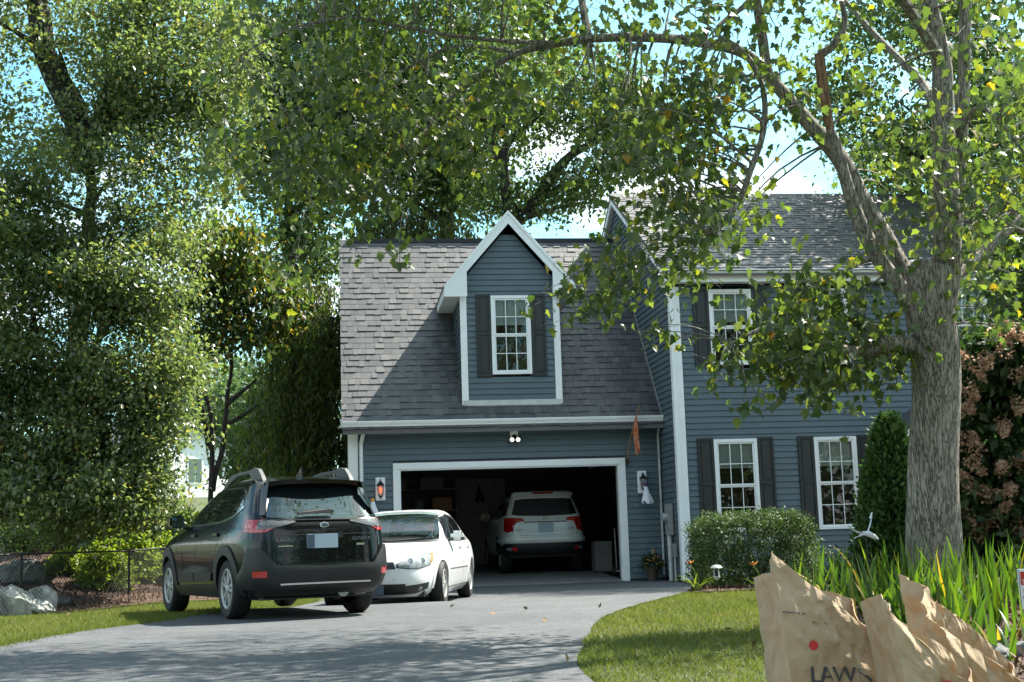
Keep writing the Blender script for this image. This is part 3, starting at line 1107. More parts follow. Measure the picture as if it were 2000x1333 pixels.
boards(lambda u, z, dd: (u, DY + .02 - dd, z), 3.93, DPZ - .30, EX, dr, [(DW[0] - .43, DW[0] + .43, DW[1], DW[2])], dormer)
boards(lambda u, z, dd: (DX0 + .0 - dd, u, z), 3.93, DEZ - .02, EX, lambda z: (0.03, max(.04, (z - GZ) / GS - .3)), (), dormer)
boards(lambda u, z, dd: (DX1 + .0 + dd, u, z), 3.93, DEZ - .02, EX * 2, lambda z: (0.03, max(.04, (z - GZ) / GS - .3)), (), dormer)
for xa, xb in ((DX0 - .02, DX0 + .12), (DX1 - .12, DX1 + .02)):
    MB().box(xa, xb, -.028, 0.025, 3.84, DEZ + .0).build('corner_board', M['white'], dormer, bevel=.004)
MB().box(DX0 + .0, DX1 - .0, -.034, 0.02, 3.80, 3.928).build('sill_board', M['conduit'], dormer)
for s in (1, -1):
    xe = DPX - s * (DPX - DX0 + .34)
    def rp(x, dz):
        return (x, 0, dorm_z(x) + dz)
    # rake fascia, a thin drip edge on top, soffit slab and roof slab
    MB().prism([rp(xe, -.015), rp(xe, -.24), rp(DPX, -.26), rp(DPX, -.015)], (0, -.20, 0), (0, -.165, 0)).build('rake_board', M['white'], dormer)
    MB().prism([rp(xe - s * .02, .03), rp(xe - s * .02, -.05), rp(DPX, -.05), rp(DPX, .03)], (0, -.225, 0), (0, -.201, 0)).build('drip_edge', M['white'], dormer)
    MB().prism([rp(xe, -.10), rp(xe, -.125), rp(DPX, -.125), rp(DPX, -.10)], (0, -.164, 0), (0, .0, 0)).build('soffit', M['white'], dormer)
    # boxed eave: pork-chop return, flat soffit, side fascia
    xw = DX0 - .02 if s > 0 else DX1 + .02
    xw2 = DX0 + .13 if s > 0 else DX1 - .13
    q = [(xe, 0, dorm_z(xe) - .24), (xw2, 0, dorm_z(xe) - .24), (xw2, 0, dorm_z(xw2) - .20), (xe, 0, dorm_z(xe) - .20)]
    MB().prism(q, (0, -.196, 0), (0, -.172, 0)).build('eave_return', M['white'], dormer)
    a, b = sorted((xe + s * .004, xw))
    MB().box(a, b, -.168, 2.35, dorm_z(xe) - .235, dorm_z(xe) - .215).build('soffit', M['white'], dormer)
    a, b = sorted((xe, xe - s * .025))
    MB().box(a, b, -.20, 2.2, dorm_z(xe) - .235, dorm_z(xe) - .02).build('fascia', M['white'], dormer)
    MB().prism([rp(xe - s * .04, .035), rp(xe - s * .04, .0), rp(DPX, .0), rp(DPX, .035)], (0, -.199, 0), (0, 3.9, 0)).build('roof_slope', M['shingle'], dormer)


# ---- windows and shutters
def window(cx, z0, z1, Y, w=.92, blind=.38, dark='room'):
    f = MB()
    h = w / 2
    cw = .065
    f.box(cx - h, cx - h + cw, Y - .035, Y + .03, z0, z1).box(cx + h - cw, cx + h, Y - .035, Y + .03, z0, z1)
    f.box(cx - h + cw, cx + h - cw, Y - .035, Y + .03, z1 - cw, z1).box(cx - h + cw, cx + h - cw, Y - .04, Y + .03, z0, z0 + cw * .9)
    win = f.build('window', M['white'], house, bevel=.003)
    zi0, zi1 = z0 + cw * .9, z1 - cw
    zm = (zi0 + zi1) / 2
    x0, x1 = cx - h + cw, cx + h - cw
    for (a, b, dy) in ((zm, zi1, .0), (zi0, zm, .018)):
        s = MB()
        st = .035
        y0, y1 = Y - .012 + dy, Y + .012 + dy
        s.box(x0, x0 + st, y0, y1, a, b).box(x1 - st, x1, y0, y1, a, b)
        s.box(x0 + st, x1 - st, y0, y1, b - st, b).box(x0 + st, x1 - st, y0, y1, a, a + st)
        s.build('sash', M['white'], win)
        mu = MB()
        gx0, gx1, ga, gb = x0 + st, x1 - st, a + st, b - st
        for k in (1, 2):
            xx = gx0 + (gx1 - gx0) * k / 3
            mu.box(xx - .008, xx + .008, y0 + .006, y1 - .006, ga, gb)
        zz = (ga + gb) / 2
        mu.box(gx0, gx1, y0 + .0065, y1 - .0065, zz - .008, zz + .008)
        mu.build('muntin', M['white'], win)
        for i in range(3):
            for j in range(2):
                pa = gx0 + (gx1 - gx0) * i / 3 + .004
                pb = gx0 + (gx1 - gx0) * (i + 1) / 3 - .004
                za = ga + (gb - ga) * j / 2 + .004
                zb = ga + (gb - ga) * (j + 1) / 2 - .004
                pn = MB()
                tz = random.uniform(-.0015, .0015)
                pn.add([(pa, Y + dy + tz, za), (pb, Y + dy - tz, za), (pb, Y + dy + tz, zb), (pa, Y + dy - tz, zb)], [(0, 1, 2, 3)])
                pn.build('pane', M['glass'], win)
    zb0 = zi1 - (zi1 - zi0) * blind
    bl = MB()
    z = zb0
    while z < zi1:
        bl.box(x0 + .01, x1 - .01, Y + .07, Y + .074, z + .002, min(z + .05, zi1))
        z += .05
    bl.build('blind', M['blind'], win)
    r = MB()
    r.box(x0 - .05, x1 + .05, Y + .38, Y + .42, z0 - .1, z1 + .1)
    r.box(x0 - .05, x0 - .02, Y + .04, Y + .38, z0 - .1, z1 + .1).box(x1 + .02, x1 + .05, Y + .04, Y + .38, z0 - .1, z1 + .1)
    r.build('dark_room_box', M[dark], win)  # dark box standing in for the unlit room behind the panes
    return win


def shutter(x0, x1, z0, z1, Y):
    s = MB()
    st = .05
    zm = z0 + (z1 - z0) * .52
    s.box(x0, x1, Y - .012, Y - .0, z0, z1)
    s.box(x0, x0 + st, Y - .035, Y - .0125, z0, z1).box(x1 - st, x1, Y - .035, Y - .0125, z0, z1)
    for a, b in ((z0, z0 + .07), (zm - .035, zm + .035), (z1 - .06, z1)):
        s.box(x0 + st, x1 - st, Y - .0345, Y - .0125, a, b)
    for a, b in ((z0 + .10, zm - .065), (zm + .065, z1 - .09)):
        s.box(x0 + st + .03, x1 - st - .03, Y - .026, Y - .0125, a, b)
    return s.build('shutter', M['shutter'], house, bevel=.006)


for i, (c, a, b) in enumerate(WINS):
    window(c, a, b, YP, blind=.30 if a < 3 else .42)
    for s in (-1, 1):
        x0, x1 = sorted((c + s * .47, c + s * .81))
        shutter(x0, x1, a - .03, b + .03, YP - .002)
window(DW[0], DW[1], DW[2], DY, w=.86, blind=.36)
shutter(DW[0] - .43 - .33, DW[0] - .44, DW[1] - .05, DW[2] + .03, -.002)
shutter(DW[0] + .44, DW[0] + .43 + .33, DW[1] - .05, DW[2] + .03, -.002)

# small gabled hood over the front door, mostly behind the tree
p = MB()
p.prism([(7.55, 0, 2.62), (9.25, 0, 2.62), (9.25, 0, 2.80), (8.4, 0, 3.35), (7.55, 0, 2.80)], (0, -2.7, 0), (0, YP - .03, 0))
p.build('porch_hood', M['white'], house)
p = MB()
p.prism([(7.40, 0, 2.72), (8.4, 0, 3.37), (8.4, 0, 3.45), (7.40, 0, 2.80)], (0, -2.85, 0), (0, YP - .03, 0))
p.prism([(9.40, 0, 2.72), (9.40, 0, 2.80), (8.4, 0, 3.45), (8.4, 0, 3.37)], (0, -2.85, 0), (0, YP - .03, 0))
p.build('porch_roof', M['shingle'], house)
for x in (7.68, 9.12):
    MB().box(x - .07, x + .07, -2.62, -2.48, 0.1, 2.619).build('porch_post', M['white'], house)
MB().box(7.95, 8.85, YP - .05, YP - .021, 0.12, 2.25).build('front_door', M['shutter'], house)

# ================================================================ cars
def pchip(xs, ys):
    xs, ys = np.array(xs, float), np.array(ys, float)
    h = np.diff(xs)
    dl = np.diff(ys) / h
    mm = np.zeros(len(xs))
    for i in range(1, len(xs) - 1):
        if dl[i - 1] * dl[i] > 0:
            w1, w2 = 2 * h[i] + h[i - 1], h[i] + 2 * h[i - 1]
            mm[i] = (w1 + w2) / (w1 / dl[i - 1] + w2 / dl[i])
    mm[0], mm[-1] = dl[0], dl[-1]

    def f(x):
        x = np.clip(np.asarray(x, float), xs[0], xs[-1])
        i = np.clip(np.searchsorted(xs, x) - 1, 0, len(xs) - 2)
        t = (x - xs[i]) / h[i]
        return ((2 * t ** 3 - 3 * t ** 2 + 1) * ys[i] + (t ** 3 - 2 * t ** 2 + t) * h[i] * mm[i] + (-2 * t ** 3 + 3 * t ** 2) * ys[i + 1] + (t ** 3 - t ** 2) * h[i] * mm[i + 1])
    return f


class Car:
    """body as stacked rounded outlines; local axes: x right, y forward, z up, origin under the rear axle"""
    def __init__(s, rows):
        z = [r[0] for r in rows]
        s.z0, s.z1 = z[0], z[-1]
        s.F, s.R, s.B, s.NF, s.NR = (pchip(z, [r[i] for r in rows]) for i in range(1, 6))

    def ring(s, w, z):
        """w: 0 rear centre, -1 left rear corner, -3 left front corner, -4 front centre (positive: right)"""
        z = np.clip(z, s.z0, s.z1)
        F, R, B = s.F(z), s.R(z), s.B(z)
        a = abs(w)
        sg = 1 if w >= 0 else -1
        if a <= 1:
            p, q = a, -1.0
        elif a <= 3:
            p, q = 1.0, a - 2
        else:
            p, q = 4 - a, 1.0
        n = s.NF(z) if q > 0 else s.NR(z)
        k = (abs(p) ** n + abs(q) ** n) ** (1 / n)
        return Vector((sg * B * p / k, (F + R) / 2 + (F - R) / 2 * q / k, z))

    def side(s, sg):
        def f(y, z):
            z = min(max(z, s.z0), s.z1)
            F, R, B = float(s.F(z)), float(s.R(z)), float(s.B(z))
            q = (y - (F + R) / 2) / ((F - R) / 2)
            n = float(s.NF(z) if q > 0 else s.NR(z))
            q = min(abs(q), 0.9999)
            return Vector((sg * B * (1 - q ** n) ** (1 / n), y, z))
        return f

    def end(s, sg):
        """sg -1: rear, 1: front"""
        def f(x, z):
            z = min(max(z, s.z0), s.z1)
            F, R, B = float(s.F(z)), float(s.R(z)), float(s.B(z))
            n = float(s.NF(z) if sg > 0 else s.NR(z))
            p = min(abs(x / B), 0.9999)
            return Vector((x, (F + R) / 2 + sg * (F - R) / 2 * (1 - p ** n) ** (1 / n), z))
        return f

    def wrap(s):
        return lambda w, z: s.ring(w, z)

    def body(s, name, mat, parent, arches=(), nz=64, ne=22, nside=70, zs=None, drop=None):
        ws = [i / ne for i in range(ne)] + [1 + 2 * i / nside for i in range(nside)] + [3 + i / ne for i in range(ne)]
        ws = ws + [4.0] + [-w for w in ws[:0:-1]]
        zs = np.linspace(s.z0, s.z1, nz) if zs is None else zs
        V = np.array([[s.ring(w, z) for w in ws] for z in zs])
        n = len(ws)
        vs = V.reshape(-1, 3)
        F = []
        for i in range(len(zs) - 1):
            for j in range(n):
                k = (j + 1) % n
                c = (V[i, j] + V[i, k] + V[i + 1, j] + V[i + 1, k]) / 4
                if any((c[1] - ay) ** 2 + (c[2] - az) ** 2 < ar ** 2 and abs(c[0]) > 0.5 for ay, az, ar in arches):
                    continue
                if drop and drop(c):
                    continue
                F.append((i * n + j, i * n + k, (i + 1) * n + k, (i + 1) * n + j))
        me = bpy.data.meshes.new(name)
        me.from_pydata(vs.tolist(), [], F + [tuple((len(zs) - 1) * n + j for j in range(n))])
        me.materials.append(mat)
        for p in me.polygons:
            p.use_smooth = True
        return link(name, me, parent)


def patch(car, f, lo, hi, mat, name, parent, off=.006, nv=6, back=.012, sub=5, bulge=0.0, smooth=True):
    """a panel lying on the car's skin between two curves of equal length, raised by OFF"""
    def dens(c):
        out = []
        for a, b in zip(c[:-1], c[1:]):
            for k in range(sub):
                t = k / sub
                out.append((a[0] + (b[0] - a[0]) * t, a[1] + (b[1] - a[1]) * t))
        out.append(c[-1])
        return out
    lo, hi = dens(lo), dens(hi)
    cy = float(car.F(.6) + car.R(.6)) / 2
    N = len(lo)
    top, bot = [], []
    e = .004
    for i in range(N):
        for j in range(nv + 1):
            t = j / nv
            u = lo[i][0] + (hi[i][0] - lo[i][0]) * t
            v = lo[i][1] + (hi[i][1] - lo[i][1]) * t
            P = f(u, v)
            du = f(u + e, v) - f(u - e, v)
            dv = f(u, v + e) - f(u, v - e)
            n = du.cross(dv)
            if n.length < 1e-12:
                n = Vector((0, 0, 1))
            n.normalize()
            ref = Vector((P.x, (P.y - cy) * .45, (P.z - .7) * .6))
            if n.dot(ref) < 0:
                n = -n
            bl = bulge * (1 - (2 * t - 1) ** 2)
            top.append(P + n * (off + bl))
            bot.append(P - n * back)
    vs = top + bot
    m = N * (nv + 1)
    F = []
    id_ = lambda i, j: i * (nv + 1) + j
    for i in range(N - 1):
        for j in range(nv):
            F.append((id_(i, j), id_(i + 1, j), id_(i + 1, j + 1), id_(i, j + 1)))
    rim = [id_(i, 0) for i in range(N)] + [id_(N - 1, j) for j in range(1, nv + 1)] + [id_(i, nv) for i in range(N - 2, -1, -1)] + [id_(0, j) for j in range(nv - 1, 0, -1)]
    for a, b in zip(rim, rim[1:] + rim[:1]):
        F.append((b, a, a + m, b + m))
    mb = MB()
    mb.add(vs, F)
    o = mb.build(name, mat, parent, smooth=smooth)
    bm = bmesh.new()
    bm.from_mesh(o.data)
    bmesh.ops.recalc_face_normals(bm, faces=bm.faces)
    bm.to_mesh(o.data)
    bm.free()
    return o


def arch(car, sg, ay, az, r0, r1, mat, parent, name='wheel_arch', off=.018, a0=-8, a1=188):
    f = car.side(sg)
    A = [math.radians(a0 + (a1 - a0) * i / 22) for i in range(23)]
    lo = [(ay + r0 * math.cos(a), az + r0 * math.sin(a)) for a in A]
    hi = [(ay + r1 * math.cos(a), az + r1 * math.sin(a)) for a in A]
    return patch(car, f, lo, hi, mat, name, parent, off, 3, .05, 1)


def wheel(parent, x, y, r, wid, sg, spokes, rim_r, mat='rim_silver', dark='rim_dark', twin=True):
    """a wheel whose face looks to side sg"""
    t = MB()
    h = wid / 2
    t.lathe([(rim_r, -h + .01), (r - .035, -h), (r - .008, -h + .03), (r, -h + .06), (r, h - .06), (r - .008, h - .03), (r - .035, h), (rim_r, h - .01), (rim_r - .005, 0), (rim_r, -h + .01)], 40, 'x', (x, y, r), False)
    wh = t.build('wheel', M['rubber'], parent, smooth=True)
    xo = x + sg * (h - .035)
    d = MB()
    d.lathe([(rim_r - .004, -.012), (rim_r - .004, .012)], 32, 'x', (xo - sg * .05, y, r))
    d.build('rim_pocket', M[dark], wh)
    s = MB()
    prof = [(rim_r + .004, -.03), (rim_r + .008, .02), (rim_r - .012, .03), (rim_r - .03, .012), (rim_r - .026, -.03)]
    n = 36
    base = len(s.v)
    vs, fs = [], []
    for j in range(n):
        a = 2 * math.pi * j / n
        for rr, hh in prof:
            vs.append((xo + sg * hh, y + rr * math.cos(a), r + rr * math.sin(a)))
    k = len(prof)
    for j in range(n):
        for i in range(k):
            fs.append((j * k + i, j * k + (i + 1) % k, ((j + 1) % n) * k + (i + 1) % k, ((j + 1) % n) * k + i))
    s.add(vs, fs)
    s.build('rim', M[mat], wh, smooth=True)
    for i in range(spokes):
        a = 2 * math.pi * i / spokes + .2
        if twin:
            a += (-1) ** i * .09
        ca, sa = math.cos(a), math.sin(a)
        sp = MB()
        w0, w1 = .013, .024
        q = []
        for rr, ww, hh in ((.035, w0, .020), (rim_r - .02, w1, .008)):
            for e_ in (-1, 1):
                q.append((xo + sg * hh, y + rr * ca - e_ * ww * sa, r + rr * sa + e_ * ww * ca))
        qq = [(p[0] - sg * .03, p[1], p[2]) for p in q]
        sp.add(q + qq, [(0, 2, 3, 1), (4, 5, 7, 6), (0, 1, 5, 4), (2, 6, 7, 3), (0, 4, 6, 2), (1, 3, 7, 5)])
        sp.build('spoke', M[mat], wh, bevel=.004)
    hb = MB()
    hb.lathe([(.05, -.02), (.05, .022), (.035, .03), (.001, .031)] if sg > 0 else [(.001, -.031), (.035, -.03), (.05, -.022), (.05, .02)], 16, 'x', (xo, y, r))
    hb.build('hub', M[mat], wh, smooth=True)
    return wh


def on_plane(origin, ux, uy):
    """4x4 matrix whose text x/y run along ux/uy"""
    ux, uy = Vector(ux).normalized(), Vector(uy).normalized()
    mt = Matrix((ux, uy, ux.cross(uy))).transposed().to_4x4()
    mt.translation = Vector(origin)
    return mt


# ---------------------------------------------------------------- black wagon
th = math.radians(21.5)
suv = thing('parked_car', 'black sport utility wagon with grey roof rails parked half on the grass, seen from behind', 'car', (-4.13, -11.15, 0.115), th)
suv.scale = (1, 1, 1.06)
C1 = Car([  # z, front, rear, half width, n front, n rear
    (0.24, 3.55, -0.78, 0.84, 4.5, 6), (0.38, 3.74, -0.98, 0.895, 4.5, 6.5), (0.55, 3.80, -1.02, 0.915, 4.6, 7), (0.72, 3.78, -1.00, 0.925, 4.6, 7),
    (0.86, 3.60, -0.98, 0.92, 4.6, 7), (0.95, 3.25, -0.965, 0.905, 5, 7), (1.02, 2.75, -0.95, 0.885, 6, 7), (1.08, 2.42, -0.91, 0.860, 6.5, 7),
    (1.20, 2.10, -0.80, 0.815, 7, 7.5), (1.36, 1.66, -0.66, 0.750, 7, 7.5), (1.48, 1.30, -0.56, 0.690, 7, 7), (1.555, 1.0, -0.50, 0.640, 6, 6.5),
    (1.60, 0.7, -0.36, 0.56, 5, 5.5), (1.622, 0.45, -0.10, 0.36, 4, 4), (1.626, 0.3, 0.10, 0.10, 3, 3)])
WB, WR = 2.745, .345
ar = [(0, WR, .43), (WB, WR, .43)]
C1.body('body', M['black_paint'], suv, ar)
MB().box(-.70, .70, -.7, 3.3, .22, .62).build('underbody', M['rim_dark'], suv)
MB().tube([(-.55, 0, .3), (.55, 0, .3)], .05, 8).build('rear_axle', M['black_metal'], suv)
MB().tube([(.28, -.86, .30), (.28, -.2, .32)], .075, 10).build('muffler', M['grey_metal'], suv, smooth=True)
for sg in (-1, 1):
    for y in (0, WB):
        wheel(suv, sg * .79, y, WR, .235, sg, 10, .232)
        arch(C1, sg, y, WR, .385, .50, M['cladding'], suv)
    f = C1.side(sg)
    # sill cladding with a step block
    patch(C1, f, [(.46, .245), (2.30, .245)], [(.46, .40), (2.30, .36)], M['cladding'], 'sill_cladding', suv, .02, 4, .03, 6)
    patch(C1, f, [(.62, .43), (1.35, .42)], [(.55, .53), (1.35, .53)], M['cladding'], 'door_cladding', suv, .018, 3, .02, 3)
    patch(C1, f, [(1.39, .42), (2.18, .40)], [(1.39, .53), (2.12, .52)], M['cladding'], 'door_cladding', suv, .018, 3, .02, 3)
    # glass: front door, rear door, quarter
    top = 1.475
    patch(C1, f, [(2.02, 1.10), (1.32, 1.10)], [(1.48, top - .055), (1.28, top)], M['tint_glass'], 'side_window', suv, .005, 6, .01, 4)
    patch(C1, f, [(1.24, 1.10), (.62, 1.115), (.36, 1.13)], [(1.20, top), (.62, top + .015), (.30, top + .01)], M['tint_glass'], 'side_window', suv, .005, 6, .01, 4)
    patch(C1, f, [(.32, 1.13), (-.10, 1.19), (-.30, 1.27)], [(.26, top + .01), (-.12, top - .02), (-.22, top - .09)], M['tint_glass'], 'quarter_window', suv, .005, 6, .01, 4)
    # bright line under and over the windows
    patch(C1, f, [(2.12, 1.075), (.4, 1.10), (-.08, 1.155), (-.38, 1.26)], [(2.12, 1.093), (.4, 1.118), (-.10, 1.178), (-.34, 1.275)], M['chrome'], 'window_trim', suv, .010, 1, .004, 6)
    patch(C1, f, [(1.42, 1.445), (.6, 1.505), (0, 1.495), (-.24, 1.42)], [(1.42, 1.457), (.6, 1.518), (-.01, 1.507), (-.26, 1.43)], M['chrome'], 'window_trim', suv, .008, 1, .004, 6)
    # door seams
    for y0, y1 in ((2.24, 2.30), (1.30, 1.27)):
        patch(C1, f, [(y0, .45), (y0 - .008, .45)], [(y1, 1.07), (y1 - .008, 1.07)], M['rim_dark'], 'door_seam', suv, .0015, 10, .002, 1)
    patch(C1, f, [(.50, .62), (.492, .62)], [(.20, 1.09), (.192, 1.09)], M['rim_dark'], 'door_seam', suv, .0015, 10, .002, 1)
    for y in (1.42, .42):
        h = MB()
        p = f(y, .965)
        h.box(p.x - .018 if sg > 0 else p.x - .03, p.x + .03 if sg > 0 else p.x + .018, y - .11, y + .09, .95, .985)
        h.build('door_handle', M['black_paint'], suv, bevel=.008)
    # mirror
    p = f(1.95, 1.08)
    h = MB()
    h.box(p.x + sg * .05, p.x + sg * .25, 1.90, 2.02, 1.08, 1.24) if sg > 0 else h.box(p.x - .25, p.x - .05, 1.90, 2.02, 1.08, 1.24)
    mi_ = h.build('side_mirror', M['black_paint'], suv, bevel=.03, smooth=True)
    q0, q1 = sorted((p.x + sg * .065, p.x + sg * .235))
    MB().box(q0, q1, 1.893, 1.899, 1.095, 1.225).build('mirror_glass', M['tint_glass'], mi_, bevel=.002)
    q0, q1 = sorted((p.x - sg * .03, p.x + sg * .07))
    MB().box(q0, q1, 1.93, 1.99, 1.06, 1.10).build('mirror_arm', M['black_paint'], mi_)
    # roof rail: two feet and a bar
    rl = MB()
    x = sg * .565
    prof = [(1.20, 1.52), (1.02, 1.60), (.86, 1.675), (.55, 1.70), (.1, 1.70), (-.12, 1.72), (-.28, 1.70), (-.40, 1.62), (-.47, 1.555)]
    low = [(1.20, 1.50), (1.0, 1.55), (.80, 1.60), (.55, 1.655), (.1, 1.665), (.02, 1.64), (-.06, 1.58), (-.40, 1.57), (-.47, 1.54)]
    for dx in (0,):
        n = len(prof)
        vs = [(x - .028, a, b) for a, b in prof] + [(x - .028, a, b) for a, b in low] + [(x + .028, a, b) for a, b in prof] + [(x + .028, a, b) for a, b in low]
        fs = []
        for i in range(n - 1):
            fs += [(i, i + 1, n + i + 1, n + i), (2 * n + i, 3 * n + i, 3 * n + i + 1, 2 * n + i + 1), (i, 2 * n + i, 2 * n + i + 1, i + 1), (n + i, n + i + 1, 3 * n + i + 1, 3 * n + i)]
        rl.add(vs, fs)
    rl.build('roof_rail', M['rail_grey'], suv, bevel=.008)
    # tail lamp: C-shaped red with clear middle, wrapping round the corner
    wr = C1.wrap()
    w = lambda a: sg * a
    patch(C1, wr, [(w(.60), 1.045), (w(.80), .965), (w(1.0), .965), (w(1.16), .985)], [(w(.60), 1.085), (w(.80), 1.10), (w(1.0), 1.105), (w(1.16), 1.11)], M['red_lens'], 'tail_light', suv, .012, 5, .02, 5)
    patch(C1, wr, [(w(.40), 1.062), (w(.62), 1.02), (w(.79), 1.0), (w(.94), .998)], [(w(.40), 1.082), (w(.62), 1.086), (w(.79), 1.09), (w(.94), 1.092)], M['smoke_lens'], 'tail_light', suv, .017, 5, .004, 5)
    patch(C1, wr, [(w(.80), .998), (w(.812), .998)], [(w(.80), 1.092), (w(.812), 1.092)], M['rim_dark'], 'lamp_divider', suv, .019, 3, .002, 1)
    # red reflector low in the bumper
    patch(C1, wr, [(w(.78), .485), (w(.96), .485)], [(w(.78), .545), (w(.96), .545)], M['red_lens'], 'reflector', suv, .045, 3, .02, 3)
wr = C1.wrap()
BL = [(-1.20, .36), (-1.12, .36), (-1.04, .36), (-.90, .355), (-.6, .34), (0, .33), (.6, .34), (.90, .355), (1.04, .36), (1.12, .36), (1.20, .36)]
BT = [(-1.20, .50), (-1.12, .60), (-1.04, .79), (-.84, .80), (-.66, .60), (0, .585), (.66, .60), (.84, .80), (1.04, .79), (1.12, .60), (1.20, .50)]
patch(C1, wr, BL, BT, M['cladding'], 'rear_bumper', suv, .032, 8, .03, 5, bulge=.012)
patch(C1, wr, [(-.62, .405), (.62, .405)], [(-.62, .422), (.62, .422)], M['chrome'], 'bumper_strip', suv, .052, 1, .02, 10)
patch(C1, wr, [(-.95, .27), (.95, .27)], [(-.95, .352), (.95, .352)], M['rim_dark'], 'bumper_valance', suv, .012, 2, .02, 12)
e = C1.end(-1)
patch(C1, e, [(-.665, 1.13), (-.40, 1.105), (0, 1.098), (.40, 1.105), (.665, 1.13)], [(-.575, 1.475), (-.35, 1.50), (0, 1.505), (.35, 1.50), (.575, 1.475)], M['tint_glass'], 'rear_window', suv, .006, 10, .01, 6)
patch(C1, e, [(-.60, .93), (.60, .93)], [(-.60, .937), (.60, .937)], M['rim_dark'], 'tailgate_crease', suv, .002, 1, .002, 10)
patch(C1, e, [(-.70, 1.082), (.70, 1.082)], [(-.70, 1.095), (.70, 1.095)], M['bluish_paint'], 'tailgate_lip', suv, .02, 2, .01, 10)
patch(C1, e, [(-.62, .60), (.62, .60)], [(-.62, .606), (.62, .606)], M['rim_dark'], 'tailgate_seam', suv, .002, 1, .002, 10)
patch(C1, e, [(-.66, .62), (-.652, .62)], [(-.70, .95), (-.692, .95)], M['rim_dark'], 'tailgate_seam', suv, .002, 6, .002, 1)
patch(C1, e, [(.66, .62), (.652, .62)], [(.70, .95), (.692, .95)], M['rim_dark'], 'tailgate_seam', suv, .002, 6, .002, 1)
# spoiler: a lip over the window with drooping sides
sp = MB()
prof = []
for i in range(17):
    x = -.64 + 1.28 * i / 16
    b = 1 - (abs(x) / .66) ** 4 * .35
    prof.append((x, b))
vs, fs = [], []
for x, b in prof:
    yb = -.735 * (1 - .10 * (x / .64) ** 2)
    zt = 1.555 - .03 * (x / .64) ** 4
    vs += [(x, -.30, zt + .045), (x, yb, zt), (x, yb + .01, zt - .045 - .03 * (x / .64) ** 6), (x, -.48, zt - .06)]
for i in range(16):
    for j in range(4):
        fs.append((i * 4 + j, i * 4 + (j + 1) % 4, (i + 1) * 4 + (j + 1) % 4, (i + 1) * 4 + j))
fs += [(0, 1, 2, 3), (64, 67, 66, 65)]
sp.add(vs, fs)
sp.build('spoiler', M['black_paint'], suv, smooth=True)
for sg in (-1, 1):
    q = MB()
    q.prism([(sg * .60, -.71, 1.53), (sg * .655, -.60, 1.50), (sg * .725, -.74, 1.16), (sg * .69, -.83, 1.16)], (0, 0, 0), (-sg * .012, .015, 0))
    q.build('spoiler_fin', M['bluish_paint'], suv)
wp = MB()
wp.prism([(-.32, -.895, 1.155), (.14, -.885, 1.17), (.15, -.885, 1.195), (.10, -.87, 1.215), (-.15, -.87, 1.205), (-.31, -.885, 1.18)], (0, 0, 0), (0, -.03, 0))
wp.build('wiper', M['black_metal'], suv, bevel=.006)
pl_ = MB()
pl_.box(-.235, .235, -.975, -.955, .765, .945)
pl_.build('plate_recess', M['rim_dark'], suv)
pt_ = MB()
pt_.box(-.225, .165, -.995, -.978, .775, .935)
pt_.build('licence_plate', M['plate'], suv, bevel=.004)
MB().box(-.225, -.13, -.9975, -.9955, .78, .93).build('plate_edge', M['plate_dark'], suv)
em = MB()
em.lathe([(.001, -.006), (.052, -.006), (.058, 0), (.052, .006), (.001, .008)], 24, 'y', (0, 0, 0))
eo = em.build('emblem', M['chrome'], suv, smooth=True)
eo.scale = (1, 1, .55)
eo.location = (0, -.985, 1.035)
MB().lathe([(.001, -.012), (.038, -.012), (.044, -.006)], 20, 'y').build('emblem_field', M['plate_dark'], eo)
letters('SUBARU', .062, M['badge'], suv, on_plane((-.62, -1.006, .855), (1, 0, 0), (0, .05, 1)))
letters('OUTBACK', .052, M['badge'], suv, on_plane((.335, -1.006, .858), (1, 0, 0), (0, .05, 1)))
MB().box(-.58, -.40, -.994, -.982, .805, .815).build('badge_line', M['chrome'], suv)
MB().box(.40, .50, -.996, -.984, .80, .822).build('badge_line', M['chrome'], suv)
an = MB()
an.prism([(-.012, .02, 1.62), (-.012, -.26, 1.61), (-.012, -.235, 1.72), (-.012, -.20, 1.725)], (0, 0, 0), (.024, 0, 0))
an.build('shark_fin', M['black_paint'], suv, bevel=.005)

# ---------------------------------------------------------------- white sedan
sedan = thing('parked_car', 'white four door sedan facing out with a cluttered windscreen and scuffed front bumper', 'car', (-2.27, -5.0, g1(-2.3, -5) + .02), math.radians(166.8))
C2 = Car([
    (0.17, 3.62, -1.00, 0.80, 3.6, 4.5), (0.26, 3.74, -1.14, 0.885, 3.4, 5), (0.42, 3.80, -1.20, 0.912, 3.4, 5), (0.55, 3.79, -1.22, 0.922, 3.4, 5), (0.66, 3.76, -1.22, 0.922, 3.3, 5),
    (0.745, 3.66, -1.20, 0.912, 3.2, 5), (0.80, 3.48, -1.18, 0.90, 3.1, 5), (0.86, 3.10, -1.14, 0.885, 3.4, 5), (0.915, 2.66, -1.06, 0.868, 4, 5), (0.965, 2.30, -0.85, 0.845, 5.5, 5.5),
    (1.02, 2.10, -0.60, 0.815, 6, 6), (1.20, 1.72, -0.24, 0.725, 6.5, 6.5), (1.36, 1.36, 0.08, 0.640, 6.5, 6.5), (1.43, 1.14, .28, 0.585, 6, 6), (1.470, .92, .42, .50, 5, 5), (1.488, .72, .55, .30, 4, 4), (1.492, .66, .60, .06, 3, 3)])
WB2, WR2 = 2.81, .33


def cabin(c):
    return False


